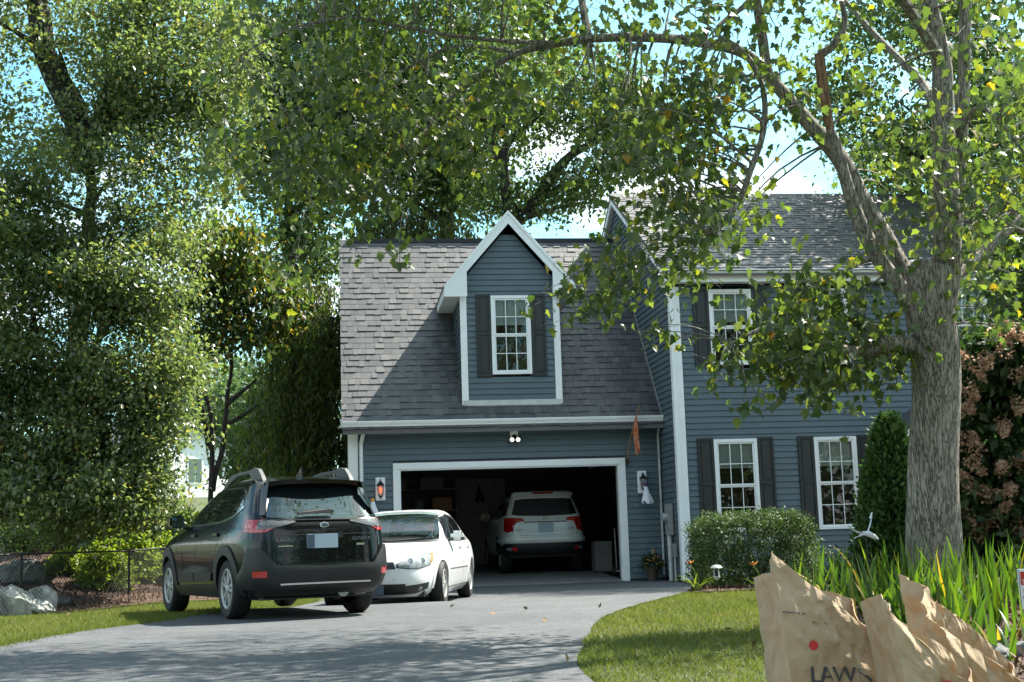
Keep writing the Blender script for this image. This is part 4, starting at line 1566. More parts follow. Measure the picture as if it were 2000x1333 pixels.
C2.body('body', M['white_paint'], sedan, [(0, WR2, .385), (WB2, WR2, .385)], nz=70)
MB().box(-.68, .68, -.9, 3.4, .16, .62).build('underbody', M['rim_dark'], sedan)
e2 = C2.end(1)
w2 = C2.wrap()
for sg in (-1, 1):
    f = C2.side(sg)
    for y in (0, WB2):
        wheel(sedan, sg * .795, y, WR2, .215, sg, 9, .215, 'rim_silver', 'rim_dark', False)
        arch(C2, sg, y, WR2, .350, .415, M['white_paint'], sedan, off=.012)
    patch(C2, f, [(1.92, .985), (1.02, .98)], [(1.40, 1.335), (1.06, 1.385)], M['tint_glass'], 'side_window', sedan, .006, 6, .01, 4)
    patch(C2, f, [(.98, .98), (.36, .985), (.05, 1.0)], [(1.02, 1.385), (.52, 1.355), (.24, 1.24)], M['tint_glass'], 'side_window', sedan, .006, 6, .01, 4)
    patch(C2, f, [(2.02, .962), (.9, .955), (-.02, .975)], [(2.02, .975), (.9, .97), (-.02, .99)], M['chrome'], 'window_trim', sedan, .008, 1, .004, 6)
    patch(C2, f, [(1.46, 1.335), (1.05, 1.395), (.5, 1.37), (.16, 1.22)], [(1.46, 1.345), (1.05, 1.405), (.5, 1.38), (.14, 1.23)], M['rim_dark'], 'window_trim', sedan, .008, 1, .004, 5)
    for y0, y1 in ((2.26, 2.10), (1.01, 1.0), (.34, -.04)):
        patch(C2, f, [(y0, .36), (y0 - .008, .36)], [(y1, .95), (y1 - .008, .95)], M['rim_dark'], 'door_seam', sedan, .001, 10, .002, 1)
    patch(C2, f, [(2.30, .545), (.42, .545)], [(2.30, .575), (.42, .575)], M['white_paint'], 'side_moulding', sedan, .012, 2, .006, 8)
    patch(C2, f, [(2.34, .26), (.42, .26)], [(2.34, .275), (.42, .275)], M['rim_dark'], 'sill_seam', sedan, .001, 1, .002, 6)
    for y in (1.15, .22):
        p = f(y, .86)
        q0, q1 = sorted((p.x - sg * .01, p.x + sg * .028))
        MB().box(q0, q1, y - .10, y + .08, .845, .875).build('door_handle', M['white_paint'], sedan, bevel=.008)
    p = f(1.82, .98)
    q0, q1 = sorted((p.x + sg * .04, p.x + sg * .24))
    mi_ = MB().box(q0, q1, 1.76, 1.90, .965, 1.115).build('side_mirror', M['white_paint'], sedan, bevel=.045, smooth=True)
    q0, q1 = sorted((p.x - sg * .02, p.x + sg * .08))
    MB().box(q0, q1, 1.80, 1.86, .955, .985).build('mirror_arm', M['rim_dark'], mi_)
    # headlight: swept teardrop with bowl, bulb and amber corner
    w = lambda a: sg * a
    patch(C2, w2, [(w(3.60), .60), (w(3.40), .575), (w(3.2), .585), (w(3.0), .62), (w(2.93), .68)], [(w(3.60), .64), (w(3.40), .735), (w(3.2), .775), (w(3.0), .79), (w(2.93), .775)], M['clear_lens'], 'headlight', sedan, .010, 6, .02, 5, bulge=.012)
    patch(C2, w2, [(w(3.63), .59), (w(3.40), .565), (w(3.2), .575), (w(3.0), .61), (w(2.91), .675)], [(w(3.63), .645), (w(3.40), .745), (w(3.2), .785), (w(3.0), .80), (w(2.91), .785)], M['rim_dark'], 'headlight_rim', sedan, .004, 6, .02, 5)
    hl = patch(C2, w2, [(w(2.99), .635), (w(2.935), .675)], [(w(2.99), .775), (w(2.935), .77)], M['amber'], 'side_marker', sedan, .022, 4, .004, 3)
    for ww in (3.42, 3.2):
        P0 = C2.ring(sg * ww, .675)
        ob = MB().lathe([(.001, .016), (.03, .012), (.05, .002), (.055, -.02)], 16, 'y', tuple(P0 + Vector((0, .006, 0)))).build('headlight_bowl', M['chrome'], sedan, smooth=True)
    # fog slot
    patch(C2, w2, [(w(3.56), .215), (w(3.28), .22), (w(3.03), .285)], [(w(3.48), .335), (w(3.24), .350), (w(3.0), .375)], M['rim_dark'], 'fog_slot', sedan, .006, 4, .02, 5)
    P0 = C2.ring(sg * 3.22, .285)
    MB().lathe([(.001, .012), (.034, .010), (.036, -.02)], 14, 'y', tuple(P0 + Vector((0, .008, 0)))).build('fog_lamp', M['clear_lens'], sedan, smooth=True)
    patch(C2, w2, [(w(3.98), .575), (w(3.64), .575)], [(w(3.98), .675), (w(3.68), .675)], M['rim_dark'], 'upper_grille', sedan, .006, 3, .02, 5)
for k in range(1, 3):
    z = .585 + .08 * k / 3
    patch(C2, w2, [(3.98, z - .006), (3.74, z - .006)], [(3.98, z + .003), (3.74, z + .003)], M['black_metal'], 'grille_bar', sedan, .012, 1, .006, 3)
patch(C2, e2, [(-.44, .215), (.44, .215)], [(-.46, .365), (.46, .365)], M['rim_dark'], 'lower_grille', sedan, .006, 4, .02, 8)
for k in range(1, 5):
    z = .215 + .15 * k / 5
    patch(C2, e2, [(-.44, z - .006), (.44, z - .006)], [(-.44, z + .003), (.44, z + .003)], M['cladding'], 'grille_bar', sedan, .014, 1, .008, 6)
MB().box(-.165, .165, 3.805, 3.825, .22, .36).build('plate_holder', M['plate_dark'], sedan, bevel=.005)
patch(C2, e2, [(-.88, .555), (.88, .555)], [(-.88, .559), (.88, .559)], M['grey_metal'], 'bumper_seam', sedan, .001, 1, .002, 14)
for x, z, s_ in ((.36, .46, .012), (.40, .465, .009), (.36, .395, .018), (-.3, .43, .01)):
    P0 = e2(x, z)
    MB().lathe([(.001, .004), (s_, .003), (s_, -.01)], 8, 'y', tuple(P0)).build('bumper_scuff', M['grey_metal'], sedan)
# windscreen and what lies behind it
ws_lo = [(-.70, .985), (-.35, .968), (0, .962), (.35, .968), (.70, .985)]
ws_hi = [(-.555, 1.375), (-.3, 1.405), (0, 1.412), (.3, 1.405), (.555, 1.375)]
patch(C2, e2, ws_lo, ws_hi, M['dash'], 'cabin_dark', sedan, .003, 10, .01, 6)
patch(C2, e2, ws_lo, ws_hi, M['car_glass'], 'windscreen', sedan, .045, 10, .0, 6)
for (x0, x1, z0, z1, mt_) in ((-.52, -.08, 1.05, 1.30, 'seat'), (.10, .50, 1.02, 1.30, 'seat'), (-.62, -.50, 1.0, 1.14, 'cloth_white'), (.30, .52, 1.02, 1.12, 'cloth_white'), (-.02, .10, 1.05, 1.15, 'conduit')):
    patch(C2, e2, [(x0, z0), ((x0 + x1) / 2, z0 + .03), (x1, z0)], [(x0 + .05, z1 - .05), ((x0 + x1) / 2, z1), (x1 - .06, z1 - .07)], M[mt_], 'cabin_item', sedan, .012, 4, .006, 3)
patch(C2, e2, [(-.70, .95), (.70, .95)], [(-.70, .965), (.70, .965)], M['rim_dark'], 'cowl', sedan, .01, 1, .01, 10)
for x in (-.30, .18):
    a, b = e2(x, .975), e2(x + .40, .985)
    MB().tube([a + Vector((0, .03, .02)), b + Vector((0, .05, .02))], .008, 5).build('wiper', M['black_metal'], sedan)
# hood edges
for sg in (-1, 1):
    pts = [C2.ring(sg * ww, zz) + Vector((0, 0, .002)) for ww, zz in ((3.42, .80), (3.2, .84), (3.05, .88), (2.95, .93))]
    MB().tube(pts, .004, 4).build('hood_seam', M['grey_metal'], sedan)

# ---------------------------------------------------------------- white SUV in the garage
pil = thing('parked_car', 'white sport utility vehicle parked nose in inside the open garage', 'car', (1.10, 3.62, .185), 0)
C3 = Car([
    (0.42, 3.7, -0.98, 0.92, 5, 6), (0.56, 3.85, -1.06, 0.985, 5, 6), (0.72, 3.88, -1.08, 1.0, 5, 6.5), (0.90, 3.8, -1.06, 1.0, 5, 7), (1.10, 3.4, -1.04, 0.985, 5, 7), (1.25, 2.7, -1.0, 0.955, 6, 7),
    (1.40, 2.3, -0.94, 0.89, 7, 7), (1.60, 1.85, -0.84, 0.81, 7, 7), (1.72, 1.5, -0.77, 0.755, 6.5, 7), (1.79, 1.1, -0.70, 0.69, 6, 6), (1.825, .8, -0.45, 0.55, 5, 5), (1.842, .5, -0.1, 0.30, 4, 4), (1.845, .35, 0.1, .08, 3, 3)])
C3.body('body', M['white_paint'], pil, [(0, .38, .46), (2.82, .38, .46)], nz=48)
MB().box(-.8, .8, -.8, 3.4, .36, .7).build('underbody', M['rim_dark'], pil)
for sg in (-1, 1):
    for y in (0, 2.82):
        wheel(pil, sg * .845, y, .375, .25, sg, 5, .23)
        arch(C3, sg, y, .38, .40, .49, M['cladding'], pil, off=.012)
    f = C3.side(sg)
    patch(C3, f, [(1.9, 1.27), (.95, 1.27)], [(1.5, 1.60), (.98, 1.66)], M['tint_glass'], 'side_window', pil, .006, 5, .01, 3)
    patch(C3, f, [(.90, 1.27), (-.05, 1.28)], [(.93, 1.66), (-.02, 1.67)], M['tint_glass'], 'side_window', pil, .006, 5, .01, 3)
    patch(C3, f, [(-.12, 1.28), (-.70, 1.34)], [(-.08, 1.67), (-.55, 1.64)], M['tint_glass'], 'side_window', pil, .006, 5, .01, 3)
    p = f(1.85, 1.28)
    q0, q1 = sorted((p.x + sg * .03, p.x + sg * .26))
    MB().box(q0, q1, 1.75, 1.90, 1.25, 1.45).build('side_mirror', M['black_paint'], pil, bevel=.04, smooth=True)
    w = lambda a: sg * a
    wr3 = C3.wrap()
    patch(C3, wr3, [(w(.50), 1.20), (w(.70), 1.165), (w(.76), .965), (w(.95), .935), (w(1.08), 1.0)], [(w(.56), 1.255), (w(.70), 1.262), (w(.80), 1.27), (w(.95), 1.275), (w(1.10), 1.27)], M['red_lens'], 'tail_light', pil, .012, 5, .02, 5)
    patch(C3, wr3, [(w(.58), 1.20), (w(.72), 1.20)], [(w(.58), 1.222), (w(.72), 1.222)], M['amber'], 'lamp_strip', pil, .016, 1, .004, 3)
    patch(C3, wr3, [(w(.68), .535), (w(.79), .535)], [(w(.68), .615), (w(.79), .615)], M['red_lens'], 'reflector', pil, .05, 2, .03, 2) if sg < 0 else patch(C3, wr3, [(w(.68), .535), (w(.76), .535)], [(w(.68), .615), (w(.76), .615)], M['red_lens'], 'reflector', pil, .05, 2, .03, 2)
    patch(C3, wr3, [(w(.80), .545), (w(.95), .545)], [(w(.80), .605), (w(.95), .605)], M['clear_lens'], 'reverse_lamp', pil, .05, 2, .03, 2)
    MB().box(sg * .60 - .02, sg * .60 + .02, -.4, 1.2, 1.86, 1.89).build('roof_rail', M['black_metal'], pil, bevel=.006)
e3 = C3.end(-1)
wr3 = C3.wrap()
patch(C3, wr3, [(-1.5, .42), (-1, .42), (0, .42), (1, .42), (1.5, .42)], [(-1.5, .56), (-1, .69), (0, .685), (1, .69), (1.5, .56)], M['cladding'], 'rear_bumper', pil, .03, 5, .03, 8, bulge=.01)
patch(C3, wr3, [(-1.35, .70), (-.9, .715), (0, .715), (.9, .715), (1.35, .70)], [(-1.35, .80), (-.9, .83), (0, .835), (.9, .83), (1.35, .80)], M['white_paint'], 'bumper_top', pil, .035, 5, .02, 7, bulge=.01)
patch(C3, e3, [(-.76, 1.345), (-.60, 1.315), (0, 1.30), (.60, 1.315), (.76, 1.345)], [(-.655, 1.68), (-.5, 1.705), (0, 1.71), (.5, 1.705), (.655, 1.68)], M['tint_glass'], 'rear_window', pil, .008, 8, .01, 5)
patch(C3, e3, [(-.68, 1.735), (.68, 1.735)], [(-.62, 1.795), (.62, 1.795)], M['white_paint'], 'spoiler', pil, .09, 4, .04, 10, bulge=.01)
patch(C3, e3, [(-.24, 1.752), (.24, 1.752)], [(-.24, 1.778), (.24, 1.778)], M['red_lens'], 'brake_lamp', pil, .105, 1, .0, 6)
patch(C3, e3, [(-.44, .93), (.44, .93)], [(-.50, 1.15), (.50, 1.15)], M['white_paint'], 'plate_recess', pil, .004, 4, .01, 6)
patch(C3, e3, [(-.50, 1.15), (.50, 1.15)], [(-.51, 1.17), (.51, 1.17)], M['chrome'], 'handle_strip', pil, .02, 1, .01, 6)
MB().box(-.175, .175, -1.083, -1.068, .92, 1.145).build('licence_plate', M['plate'], pil, bevel=.004)
patch(C3, e3, [(-.74, .86), (.74, .86)], [(-.74, .868), (.74, .868)], M['rim_dark'], 'tailgate_seam', pil, .002, 1, .002, 10)
for sg in (-1, 1):
    patch(C3, e3, [(sg * .735, .87), (sg * .743, .87)], [(sg * .745, 1.16), (sg * .753, 1.16)], M['rim_dark'], 'tailgate_seam', pil, .002, 6, .002, 1)
em = MB()
em.box(-.045, -.03, -.01, .0, 1.20, 1.285).box(.03, .045, -.01, .0, 1.20, 1.285).box(-.03, .03, -.01, .0, 1.235, 1.25)
eo = em.build('emblem', M['chrome'], pil)
eo.location = (0, -1.02, 0)
letters('PILOT', .062, M['badge'], pil, on_plane((-.70, -1.058, .975), (1, 0, 0), (0, .05, 1)))
letters('AWD', .055, M['black_metal'], pil, on_plane((.53, -1.058, .985), (1, 0, 0), (0, .05, 1)))

# ================================================================ trees
def limb(mb, pts, r0, r1, k=8, wob=0.0, sub=5, seed=0):
    """smooth tapered limb through points; returns its fine centre line"""
    P = [Vector(p) for p in pts]
    out = []
    n = len(P)
    for i in range(n - 1):
        p0, p1, p2, p3 = P[max(i - 1, 0)], P[i], P[i + 1], P[min(i + 2, n - 1)]
        for j in range(sub):
            t = j / sub
            q = 0.5 * ((2 * p1) + (p2 - p0) * t + (2 * p0 - 5 * p1 + 4 * p2 - p3) * t * t + (3 * p1 - p0 - 3 * p2 + p3) * t ** 3)
            if wob:
                q = q + wob * Vector((noise.noise(q * 1.3 + Vector((seed, 0, 0))), noise.noise(q * 1.3 + Vector((0, seed + 9, 0))), 0))
            out.append(q)
    out.append(P[-1])
    m = len(out)
    if isinstance(r0, (list, tuple)):
        rr = [float(np.interp(i / (m - 1) * (len(r0) - 1), range(len(r0)), r0)) for i in range(m)]
    else:
        rr = [r0 + (r1 - r0) * i / (m - 1) for i in range(m)]
    mb.tube(out, rr, k)
    return out, rr


def twig(mb, a, b, r0, r1, sag=.15, k=4):
    a, b = Vector(a), Vector(b)
    L = (b - a).length
    pts = []
    bend = Vector((random.uniform(-1, 1), random.uniform(-1, 1), random.uniform(.2, 1.2))) * L * sag
    for i in range(6):
        t = i / 5
        pts.append(a.lerp(b, t) + bend * (4 * t * (1 - t)))
    mb.tube(pts, [r0 + (r1 - r0) * i / 5 for i in range(6)], k)
    return pts


def shrub_leaves(name, parent, clumps, per, spread, size, mat, tpl=None, down=.3, flat=.3, kind=None, out_from=None, outw=0.0, floor=None):
    c = clump_points(clumps, per, spread)
    if floor is not None:
        c[:, 2] = np.maximum(c[:, 2], G(c[:, 0], c[:, 1]) + floor)
    out = None
    if out_from is not None:
        out = c - np.array(out_from)
        out /= np.linalg.norm(out, axis=1)[:, None] + 1e-9
    V, F = leaf_arrays(c, size, tpl or tpl_simple(), down, flat, out=out, outw=outw)
    return np_mesh(name, V, F, M[mat], parent, kind=kind)


def broad_tree(name, label, base, top, specs, per, spread, size, leaf, bark='bark_dark', r=.2, stems=None, cat='tree', group=None, tpl=None, down=.35, seed=1, limb_every=5, crown_kind=None, flat=.75, squash=.6):
    """trunk with limbs that reach the clumps of its crown"""
    random.seed(seed)
    rs = np.random.default_rng(seed)
    t = thing(name, label, cat, base, 0, group)
    B = Vector(base)
    cl = ellipsoid_clumps(specs, rs)
    mb = MB()
    lines = []
    for st in (stems or [[base, top]]):
        pts = [Vector(p) - B for p in st]
        ln, rr = limb(mb, pts, r, r * .25, 9, .12, 6, seed)
        lines += list(zip(ln, rr))
    for i, c in enumerate(cl):
        if i % limb_every:
            continue
        c = Vector(c) - B
        best = min(lines, key=lambda q: (q[0] - c).length + max(0, q[0].z - c.z + .4) * 2)
        twig(mb, best[0], c, best[1] * .45, .008, .10, 5)
    mb.build('trunk', M[bark], t, smooth=True)
    c = clump_points(cl, per, spread, rs, squash) - np.array(base)
    V, F = leaf_arrays(c, size, tpl or tpl_simple(), down, flat, rs)
    np_mesh('crown', V, F, M[leaf], t, kind=crown_kind)
    return t


def E3(px, py, d, rx, ry, n, rz=None):
    """ellipsoid given by its look in the picture: radii in photo pixels"""
    c = at(px, py, d)
    s = d / FPX
    return (tuple(c), (rx * s, (rz or max(rx, ry) * .8) * s, ry * s), n)


def gnd(px, py, d):
    p = at(px, py, d)
    return (p.x, p.y, g1(p.x, p.y))


# ---------------------------------------------------------------- the big maple on the lawn
mx_, my_ = 2.05, -15.95
MD = 12.7


def mp_(px, py, dd=0.0):
    return at(px, py, MD + dd)


maple = thing('maple_tree', 'large grey barked maple on the front lawn, one long limb reaching over the driveway', 'tree', (mx_, my_, g1(mx_, my_)))
MBASE = Vector(maple.location)
tr = MB()
lines = []


def ml(pts, r0, r1, k=10, wob=.02, sub=5):
    ln, rr = limb(tr, [Vector(p) - MBASE for p in pts], r0, r1, k, wob, sub, 3)
    for a, b in zip(ln, rr):
        lines.append((a, b))
    return ln


b0 = Vector((mx_, my_, MBASE.z - .15))
ml([b0, b0 + Vector((0.0, 0, .35)), mp_(1822, 960), mp_(1828, 800), mp_(1826, 680), mp_(1818, 590), mp_(1822, 520)], [.36, .285, .24, .225, .232, .225, .17], None, 18, .03, 6)
ml([mp_(1836, 640), mp_(1850, 520, .05), mp_(1848, 380), mp_(1842, 250), mp_(1838, 120), mp_(1815, 0), mp_(1800, -150), mp_(1785, -380)], .150, .05, 12)
ml([mp_(1862, 460), mp_(1872, 330, .2), mp_(1882, 180, .3), mp_(1887, 40, .4), mp_(1895, -120, .5), mp_(1930, -350, .7)], .085, .04, 10)
# left fork: bends out and climbs, ends in a torn stub
ml([mp_(1812, 640), mp_(1775, 585, -.05), mp_(1725, 520, -.1), mp_(1682, 440, -.12), mp_(1655, 360, -.15), mp_(1635, 285, -.15), mp_(1622, 255, -.15)], .095, .042, 12)
stub = MB()
limb(stub, [mp_(1623, 262, -.15) - MBASE, mp_(1610, 190, -.15) - MBASE, mp_(1600, 105, -.15) - MBASE], [.035, .058, .05], None, 8, 0, 6)
limb(tr, [mp_(1600, 108, -.15) - MBASE, mp_(1628, 88, -.18) - MBASE, mp_(1650, 45, -.2) - MBASE, mp_(1640, -10, -.2) - MBASE], .045, .02, 8, 0, 4)
# stout limb behind it that turns into the long arm over the drive
ml([mp_(1790, 600, .25), mp_(1735, 490, .4), mp_(1680, 385, .5), mp_(1640, 310, .6), mp_(1575, 235, .7), mp_(1510, 160, .8), mp_(1455, 105, .8), mp_(1380, 85, .8), mp_(1300, 75, .8), mp_(1180, 74, .9), mp_(1090, 85, 1.0), mp_(1010, 105, 1.0), mp_(950, 140, 1.1), mp_(890, 185, 1.2), mp_(840, 240, 1.3)],
   [.125, .120, .10, .09, .075, .062, .056, .050, .048, .044, .040, .034, .03, .022, .014], None, 12)
ml([mp_(1090, 85, 1.0), mp_(1000, 82, .8), mp_(880, 70, .7), mp_(780, 52, .6), mp_(680, 35, .5), mp_(560, 60, .4), mp_(470, 110, .3)], .030, .009, 8)
ml([mp_(1010, 105, 1.0), mp_(900, 90, 1.3), mp_(800, 130, 1.5), mp_(700, 200, 1.6), mp_(640, 290, 1.6)], .022, .008, 7)
ml([mp_(1150, 80, .9), mp_(1120, -60, 1.2), mp_(1040, -180, 1.6), mp_(960, -330, 2.0)], .045, .015, 7)
ml([mp_(1500, 150, .8), mp_(1480, 20, .6), mp_(1465, -60, .4), mp_(1440, -250, .2)], .06, .03, 8)
ml([mp_(1470, 0, .5), mp_(1400, 60, .2), mp_(1452, 100, .1), mp_(1488, 170, 0), mp_(1490, 260, -.1), mp_(1465, 335, -.2), mp_(1438, 400, -.2), mp_(1400, 445, -.3), mp_(1370, 470, -.3)], [.03, .022, .022, .026, .03, .03, .028, .022, .01], None, 8)
# low limb to the left, carrying the shaded spray in front of the upper windows
ml([mp_(1800, 690, -.05), mp_(1770, 672, -.1), mp_(1730, 672, -.2), mp_(1680, 688, -.3), mp_(1620, 675, -.4), mp_(1560, 650, -.5), mp_(1500, 640, -.6), mp_(1430, 670, -.6)], .09, .012, 9)
# limbs to the right and towards the back
ml([mp_(1858, 420, -.1), mp_(1900, 405, -.3), mp_(1950, 425, -.4), mp_(2010, 455, -.5), mp_(2080, 440, -.6)], .028, .015, 7)
ml([mp_(1850, 560, .1), mp_(1910, 500, .4), mp_(1990, 430, .7), mp_(2090, 330, 1.0)], .07, .03, 8)
ml([mp_(1878, 250, .2), mp_(1910, 210, 0), mp_(1950, 235, -.2), mp_(2000, 300, -.3)], .03, .012, 7)
ml([mp_(1838, 120), mp_(1750, -20, -.8), mp_(1640, -120, -1.4), mp_(1500, -200, -2)], .06, .02, 7)
ml([mp_(1842, 250, .1), mp_(1800, 160, 1.0), mp_(1700, 60, 1.8), mp_(1600, -60, 2.5)], .06, .02, 7)
# clusters of leaves, photo pixel, depth offset, spread (m), leaves
random.seed(21)
CL = []


def region(n, x0, x1, y0, y1, d0, d1, ok, sp=.25, k=46):
    tries = 0
    while n and tries < 8000:
        tries += 1
        x, y = random.uniform(x0, x1), random.uniform(y0, y1)
        dd = random.uniform(d0, d1)
        if y < -60 or x > 2060:
            p = at(x, y, MD + dd)
            q = p - SUN * (p.z / SUN.z)
            if -2.9 < q.x < 2.6 and -24.2 < q.y < -16.2:  # unseen crown shaped with a gap so sun reaches bags and irises
                continue
        if ok(x, y):
            CL.append((x, y, dd, sp * random.uniform(.8, 1.25), int(k * random.uniform(.6, 1.3))))
            n -= 1


HOLES = [(1190, 385, 75), (1065, 320, 60), (1100, 440, 50), (1545, 330, 55), (1520, 300, 45), (1575, 70, 55), (1240, 120, 25), (1410, 40, 45), (1000, 250, 30), (430, 430, 70), (1010, 20, 40), (700, 330, 28), (850, 330, 30), (1270, 520, 40), (1640, 160, 25), (1660, 330, 30), (1425, 610, 62), (1430, 545, 50), (1350, 470, 30)]


def free(x, y):
    return all((x - a) ** 2 + (y - b) ** 2 > r * r for a, b, r in HOLES)


# right part round the stems, lower edge falls from left to right
region(84, 1250, 2060, -40, 560, -1.2, 1.6, lambda x, y: free(x, y) and y < np.interp(x, [1250, 1400, 1700, 1800, 2060], [480, 520, 470, 520, 620]), .21, 38)
region(46, 1150, 1420, 150, 600, -.6, .8, lambda x, y: free(x, y) and abs((x - 1290) / 130) < 1.1, .21, 36)
# over the middle: the long arm
region(40, 560, 1260, -60, 250, .0, 1.9, free, .20, 36)
region(38, 400, 760, 20, 400, .0, 1.6, lambda x, y: free(x, y) and y < 470 - abs(x - 600) * .4, .20, 38)
region(26, 590, 930, 200, 420, .4, 1.6, lambda x, y: free(x, y) and y < 430 - (x - 590) * .25, .19, 36)
# behind and above the trunk, out of the picture: shades the drive
region(115, 650, 1750, -800, -80, 1.5, 6.5, lambda x, y: True, .36, 56)
# the shaded spray in front of the upper windows
region(34, 1370, 1760, 545, 760, -.9, .2, lambda x, y: free(x, y) and ((x - 1595) / 200) ** 2 + ((y - 655) / 105) ** 2 < 1, .17, 44)
# crown above the picture: it shades the lawn and the drive
region(110, 900, 2300, -900, -60, -2.2, 2.4, lambda x, y: True, .38, 60)
region(40, 500, 1000, -500, -60, -.5, 2.4, lambda x, y: True, .34, 55)
region(26, 2060, 2500, -100, 500, -1.5, 1.5, lambda x, y: True, .34, 55)
# drooping tips
for x, y, d, sp, k in ((785, 470, .6, .10, 16), (780, 515, .6, .07, 9), (695, 485, .8, .12, 16), (640, 470, .9, .16, 26), (580, 500, .9, .2, 30), (1140, 615, .2, .15, 30), (1165, 590, .2, .12, 18), (1090, 575, .2, .09, 12), (1035, 600, .1, .06, 8), (1110, 545, .3, .13, 20),
                       (1200, 560, .2, .15, 24), (1290, 640, 0, .12, 16), (1330, 660, 0, .10, 14), (1270, 650, 0, .08, 10), (1480, 775, -.7, .09, 14), (1450, 800, -.7, .06, 8), (1430, 720, -.6, .12, 20), (1400, 745, -.6, .08, 10),
                       (1745, 740, -.2, .07, 12), (1770, 690, -.2, .06, 8), (1600, 725, -.4, .12, 20), (1700, 700, -.3, .12, 22), (560, 545, 1.0, .15, 22), (540, 590, 1.1, .12, 14), (1905, 600, -.3, .15, 22), (1960, 640, -.3, .13, 16)):
    CL.append((x, y, d, sp, k))
cents = []
for x, y, dd, sp, k in CL:
    c = mp_(x, y, dd) - MBASE
    best = min(lines, key=lambda q: (q[0] - c).length)
    ends = twig(tr, best[0], c, min(best[1] * .5, .016), .004, .12, 4)
    for q in range(4):
        e_ = c + Vector((random.gauss(0, sp), random.gauss(0, sp), random.gauss(0, sp * .7)))
        tr.tube([ends[-2], c, e_], [.005, .004, .002], 3, False)
    rs = np.random.default_rng(int(x * 7 + y))
    cents.append(np.array(c) + rs.normal(size=(k, 3)) * np.array([sp, sp, sp * .8]))
tr.build('trunk', M['bark_maple'], maple, smooth=True)
stub.build('torn_stub', M['bare_wood'], maple, smooth=True)
# bark knot and seams on the trunk
cents = np.concatenate(cents)
V, F = leaf_arrays(cents, .092, tpl_maple(), .75, .15, np.random.default_rng(5), svar=.3)
tv, tf = tpl_maple()
nv_, nf_ = len(tv), len(tf)
dist = np.linalg.norm(cents + np.array(MBASE) - np.array(CAM), axis=1)
pj = cents + np.array(MBASE) - np.array(CAM)
zz = pj @ np.array(FWD)
ix = 1000 + FPX * (pj @ np.array(RGT)) / zz
iy = 666.5 - FPX * (pj @ np.array(UPV)) / zz
vis = (ix > 0) & (ix < 2000) & (iy > 0) & (iy < 1333)
order = np.argsort(np.where(vis, dist, 1e9))
single = np.zeros(len(cents), bool)
single[order[:300]] = True
rest = np.nonzero(~single)[0]
Vr = V.reshape(-1, nv_, 3)[rest].reshape(-1, 3)
Fr = (tf[None] + (np.arange(len(rest)) * nv_)[:, None, None]).reshape(-1, 3)
crown = np_mesh('crown', Vr, Fr, M['leaf_maple'], maple, kind='stuff')
for i in order[:300]:
    np_mesh('leaf', V[i * nv_:(i + 1) * nv_], tf, M['leaf_maple'], crown)

# ---------------------------------------------------------------- trees on the bank at the left
tA = gnd(140, 1040, 30.0)
broad_tree('bank_tree', 'tall small leaved tree at far left, dark forked trunk showing high up', tA, None,
           [E3(120, 120, 26.5, 260, 260, 62), E3(330, 120, 27, 170, 170, 40), E3(160, 380, 26.0, 230, 140, 30), E3(60, -250, 27, 300, 220, 30), E3(380, 260, 27, 90, 120, 14)], 270, .40, .11, 'leaf_left', r=.30,
           stems=[[tA, at(140, 800, 26.2), at(170, 500, 26.4), at(185, 300, 26.5)], [at(185, 330, 26.5), at(140, 210, 26.4), at(100, 120, 26.3), at(60, -100, 26.3)], [at(180, 320, 26.5), at(215, 200, 26.6), at(280, 50, 26.8), at(330, -120, 27)], [at(150, 230, 26.4), at(75, 60, 26), at(70, -120, 26)]], seed=11, down=.3)
tB = gnd(175, 1045, 28.5)
broad_tree('bank_tree', 'broad leafy bank tree reaching down to the boulders, left of the slender tree', tB, None,
           [E3(230, 520, 24.5, 150, 130, 36), E3(250, 700, 24.2, 130, 130, 36), E3(120, 640, 24.6, 170, 180, 44), E3(200, 850, 24.0, 150, 110, 38), E3(60, 850, 24.4, 130, 130, 34), E3(290, 800, 24.0, 60, 50, 10), E3(130, 965, 23.6, 200, 70, 44), E3(250, 985, 23.6, 90, 45, 16)], 260, .30, .098, 'leaf_left', r=.14,
           stems=[[tB, at(205, 900, 24.5), at(190, 700, 24.5), at(220, 500, 24.5)], [tB, at(150, 900, 24.6), at(90, 760, 24.6), at(60, 600, 24.6)], [tB, at(235, 900, 24.3), at(270, 780, 24.2), at(300, 700, 24.2)]], seed=12, down=.3)
tC = gnd(-60, 1040, 28.0)
broad_tree('bank_tree', 'leafy tree cut off by the left picture edge behind the pale boulders', tC, None,
           [E3(-60, 500, 24.2, 120, 260, 40), E3(10, 700, 24.4, 80, 120, 18), E3(-40, 880, 24.0, 120, 120, 24), E3(30, 420, 24.3, 90, 110, 18)], 250, .33, .105, 'leaf_left', r=.16,
           stems=[[tC, at(-60, 800, 24), at(-50, 500, 24.2)]], seed=13, down=.3)
# thin leaning tree with pale trunks
tD = gnd(405, 1010, 31.0)
broad_tree('slender_tree', 'slender multi stemmed tree with bare pale lower stems and yellowing leaves behind the black car', tD, None,
           [E3(430, 490, 31, 90, 60, 34), E3(400, 600, 31, 80, 60, 30), E3(500, 560, 31, 70, 70, 22), E3(480, 660, 31, 80, 30, 12), E3(370, 700, 31, 50, 40, 12), E3(540, 620, 31, 40, 60, 12)], 75, .30, .15, 'leaf_thin', r=.07,
           stems=[[tD, at(410, 850, 31), at(402, 740, 31), at(410, 620, 31), at(420, 500, 31)], [at(412, 960, 31), at(432, 850, 31), at(450, 740, 31), at(460, 600, 31), at(470, 480, 31)], [at(405, 880, 31), at(385, 760, 31), at(375, 660, 31)], [at(442, 790, 31), at(475, 765, 31), at(500, 740, 31)], [at(436, 830, 31), at(480, 810, 31), at(510, 790, 31)]], seed=14, limb_every=2, down=.9)


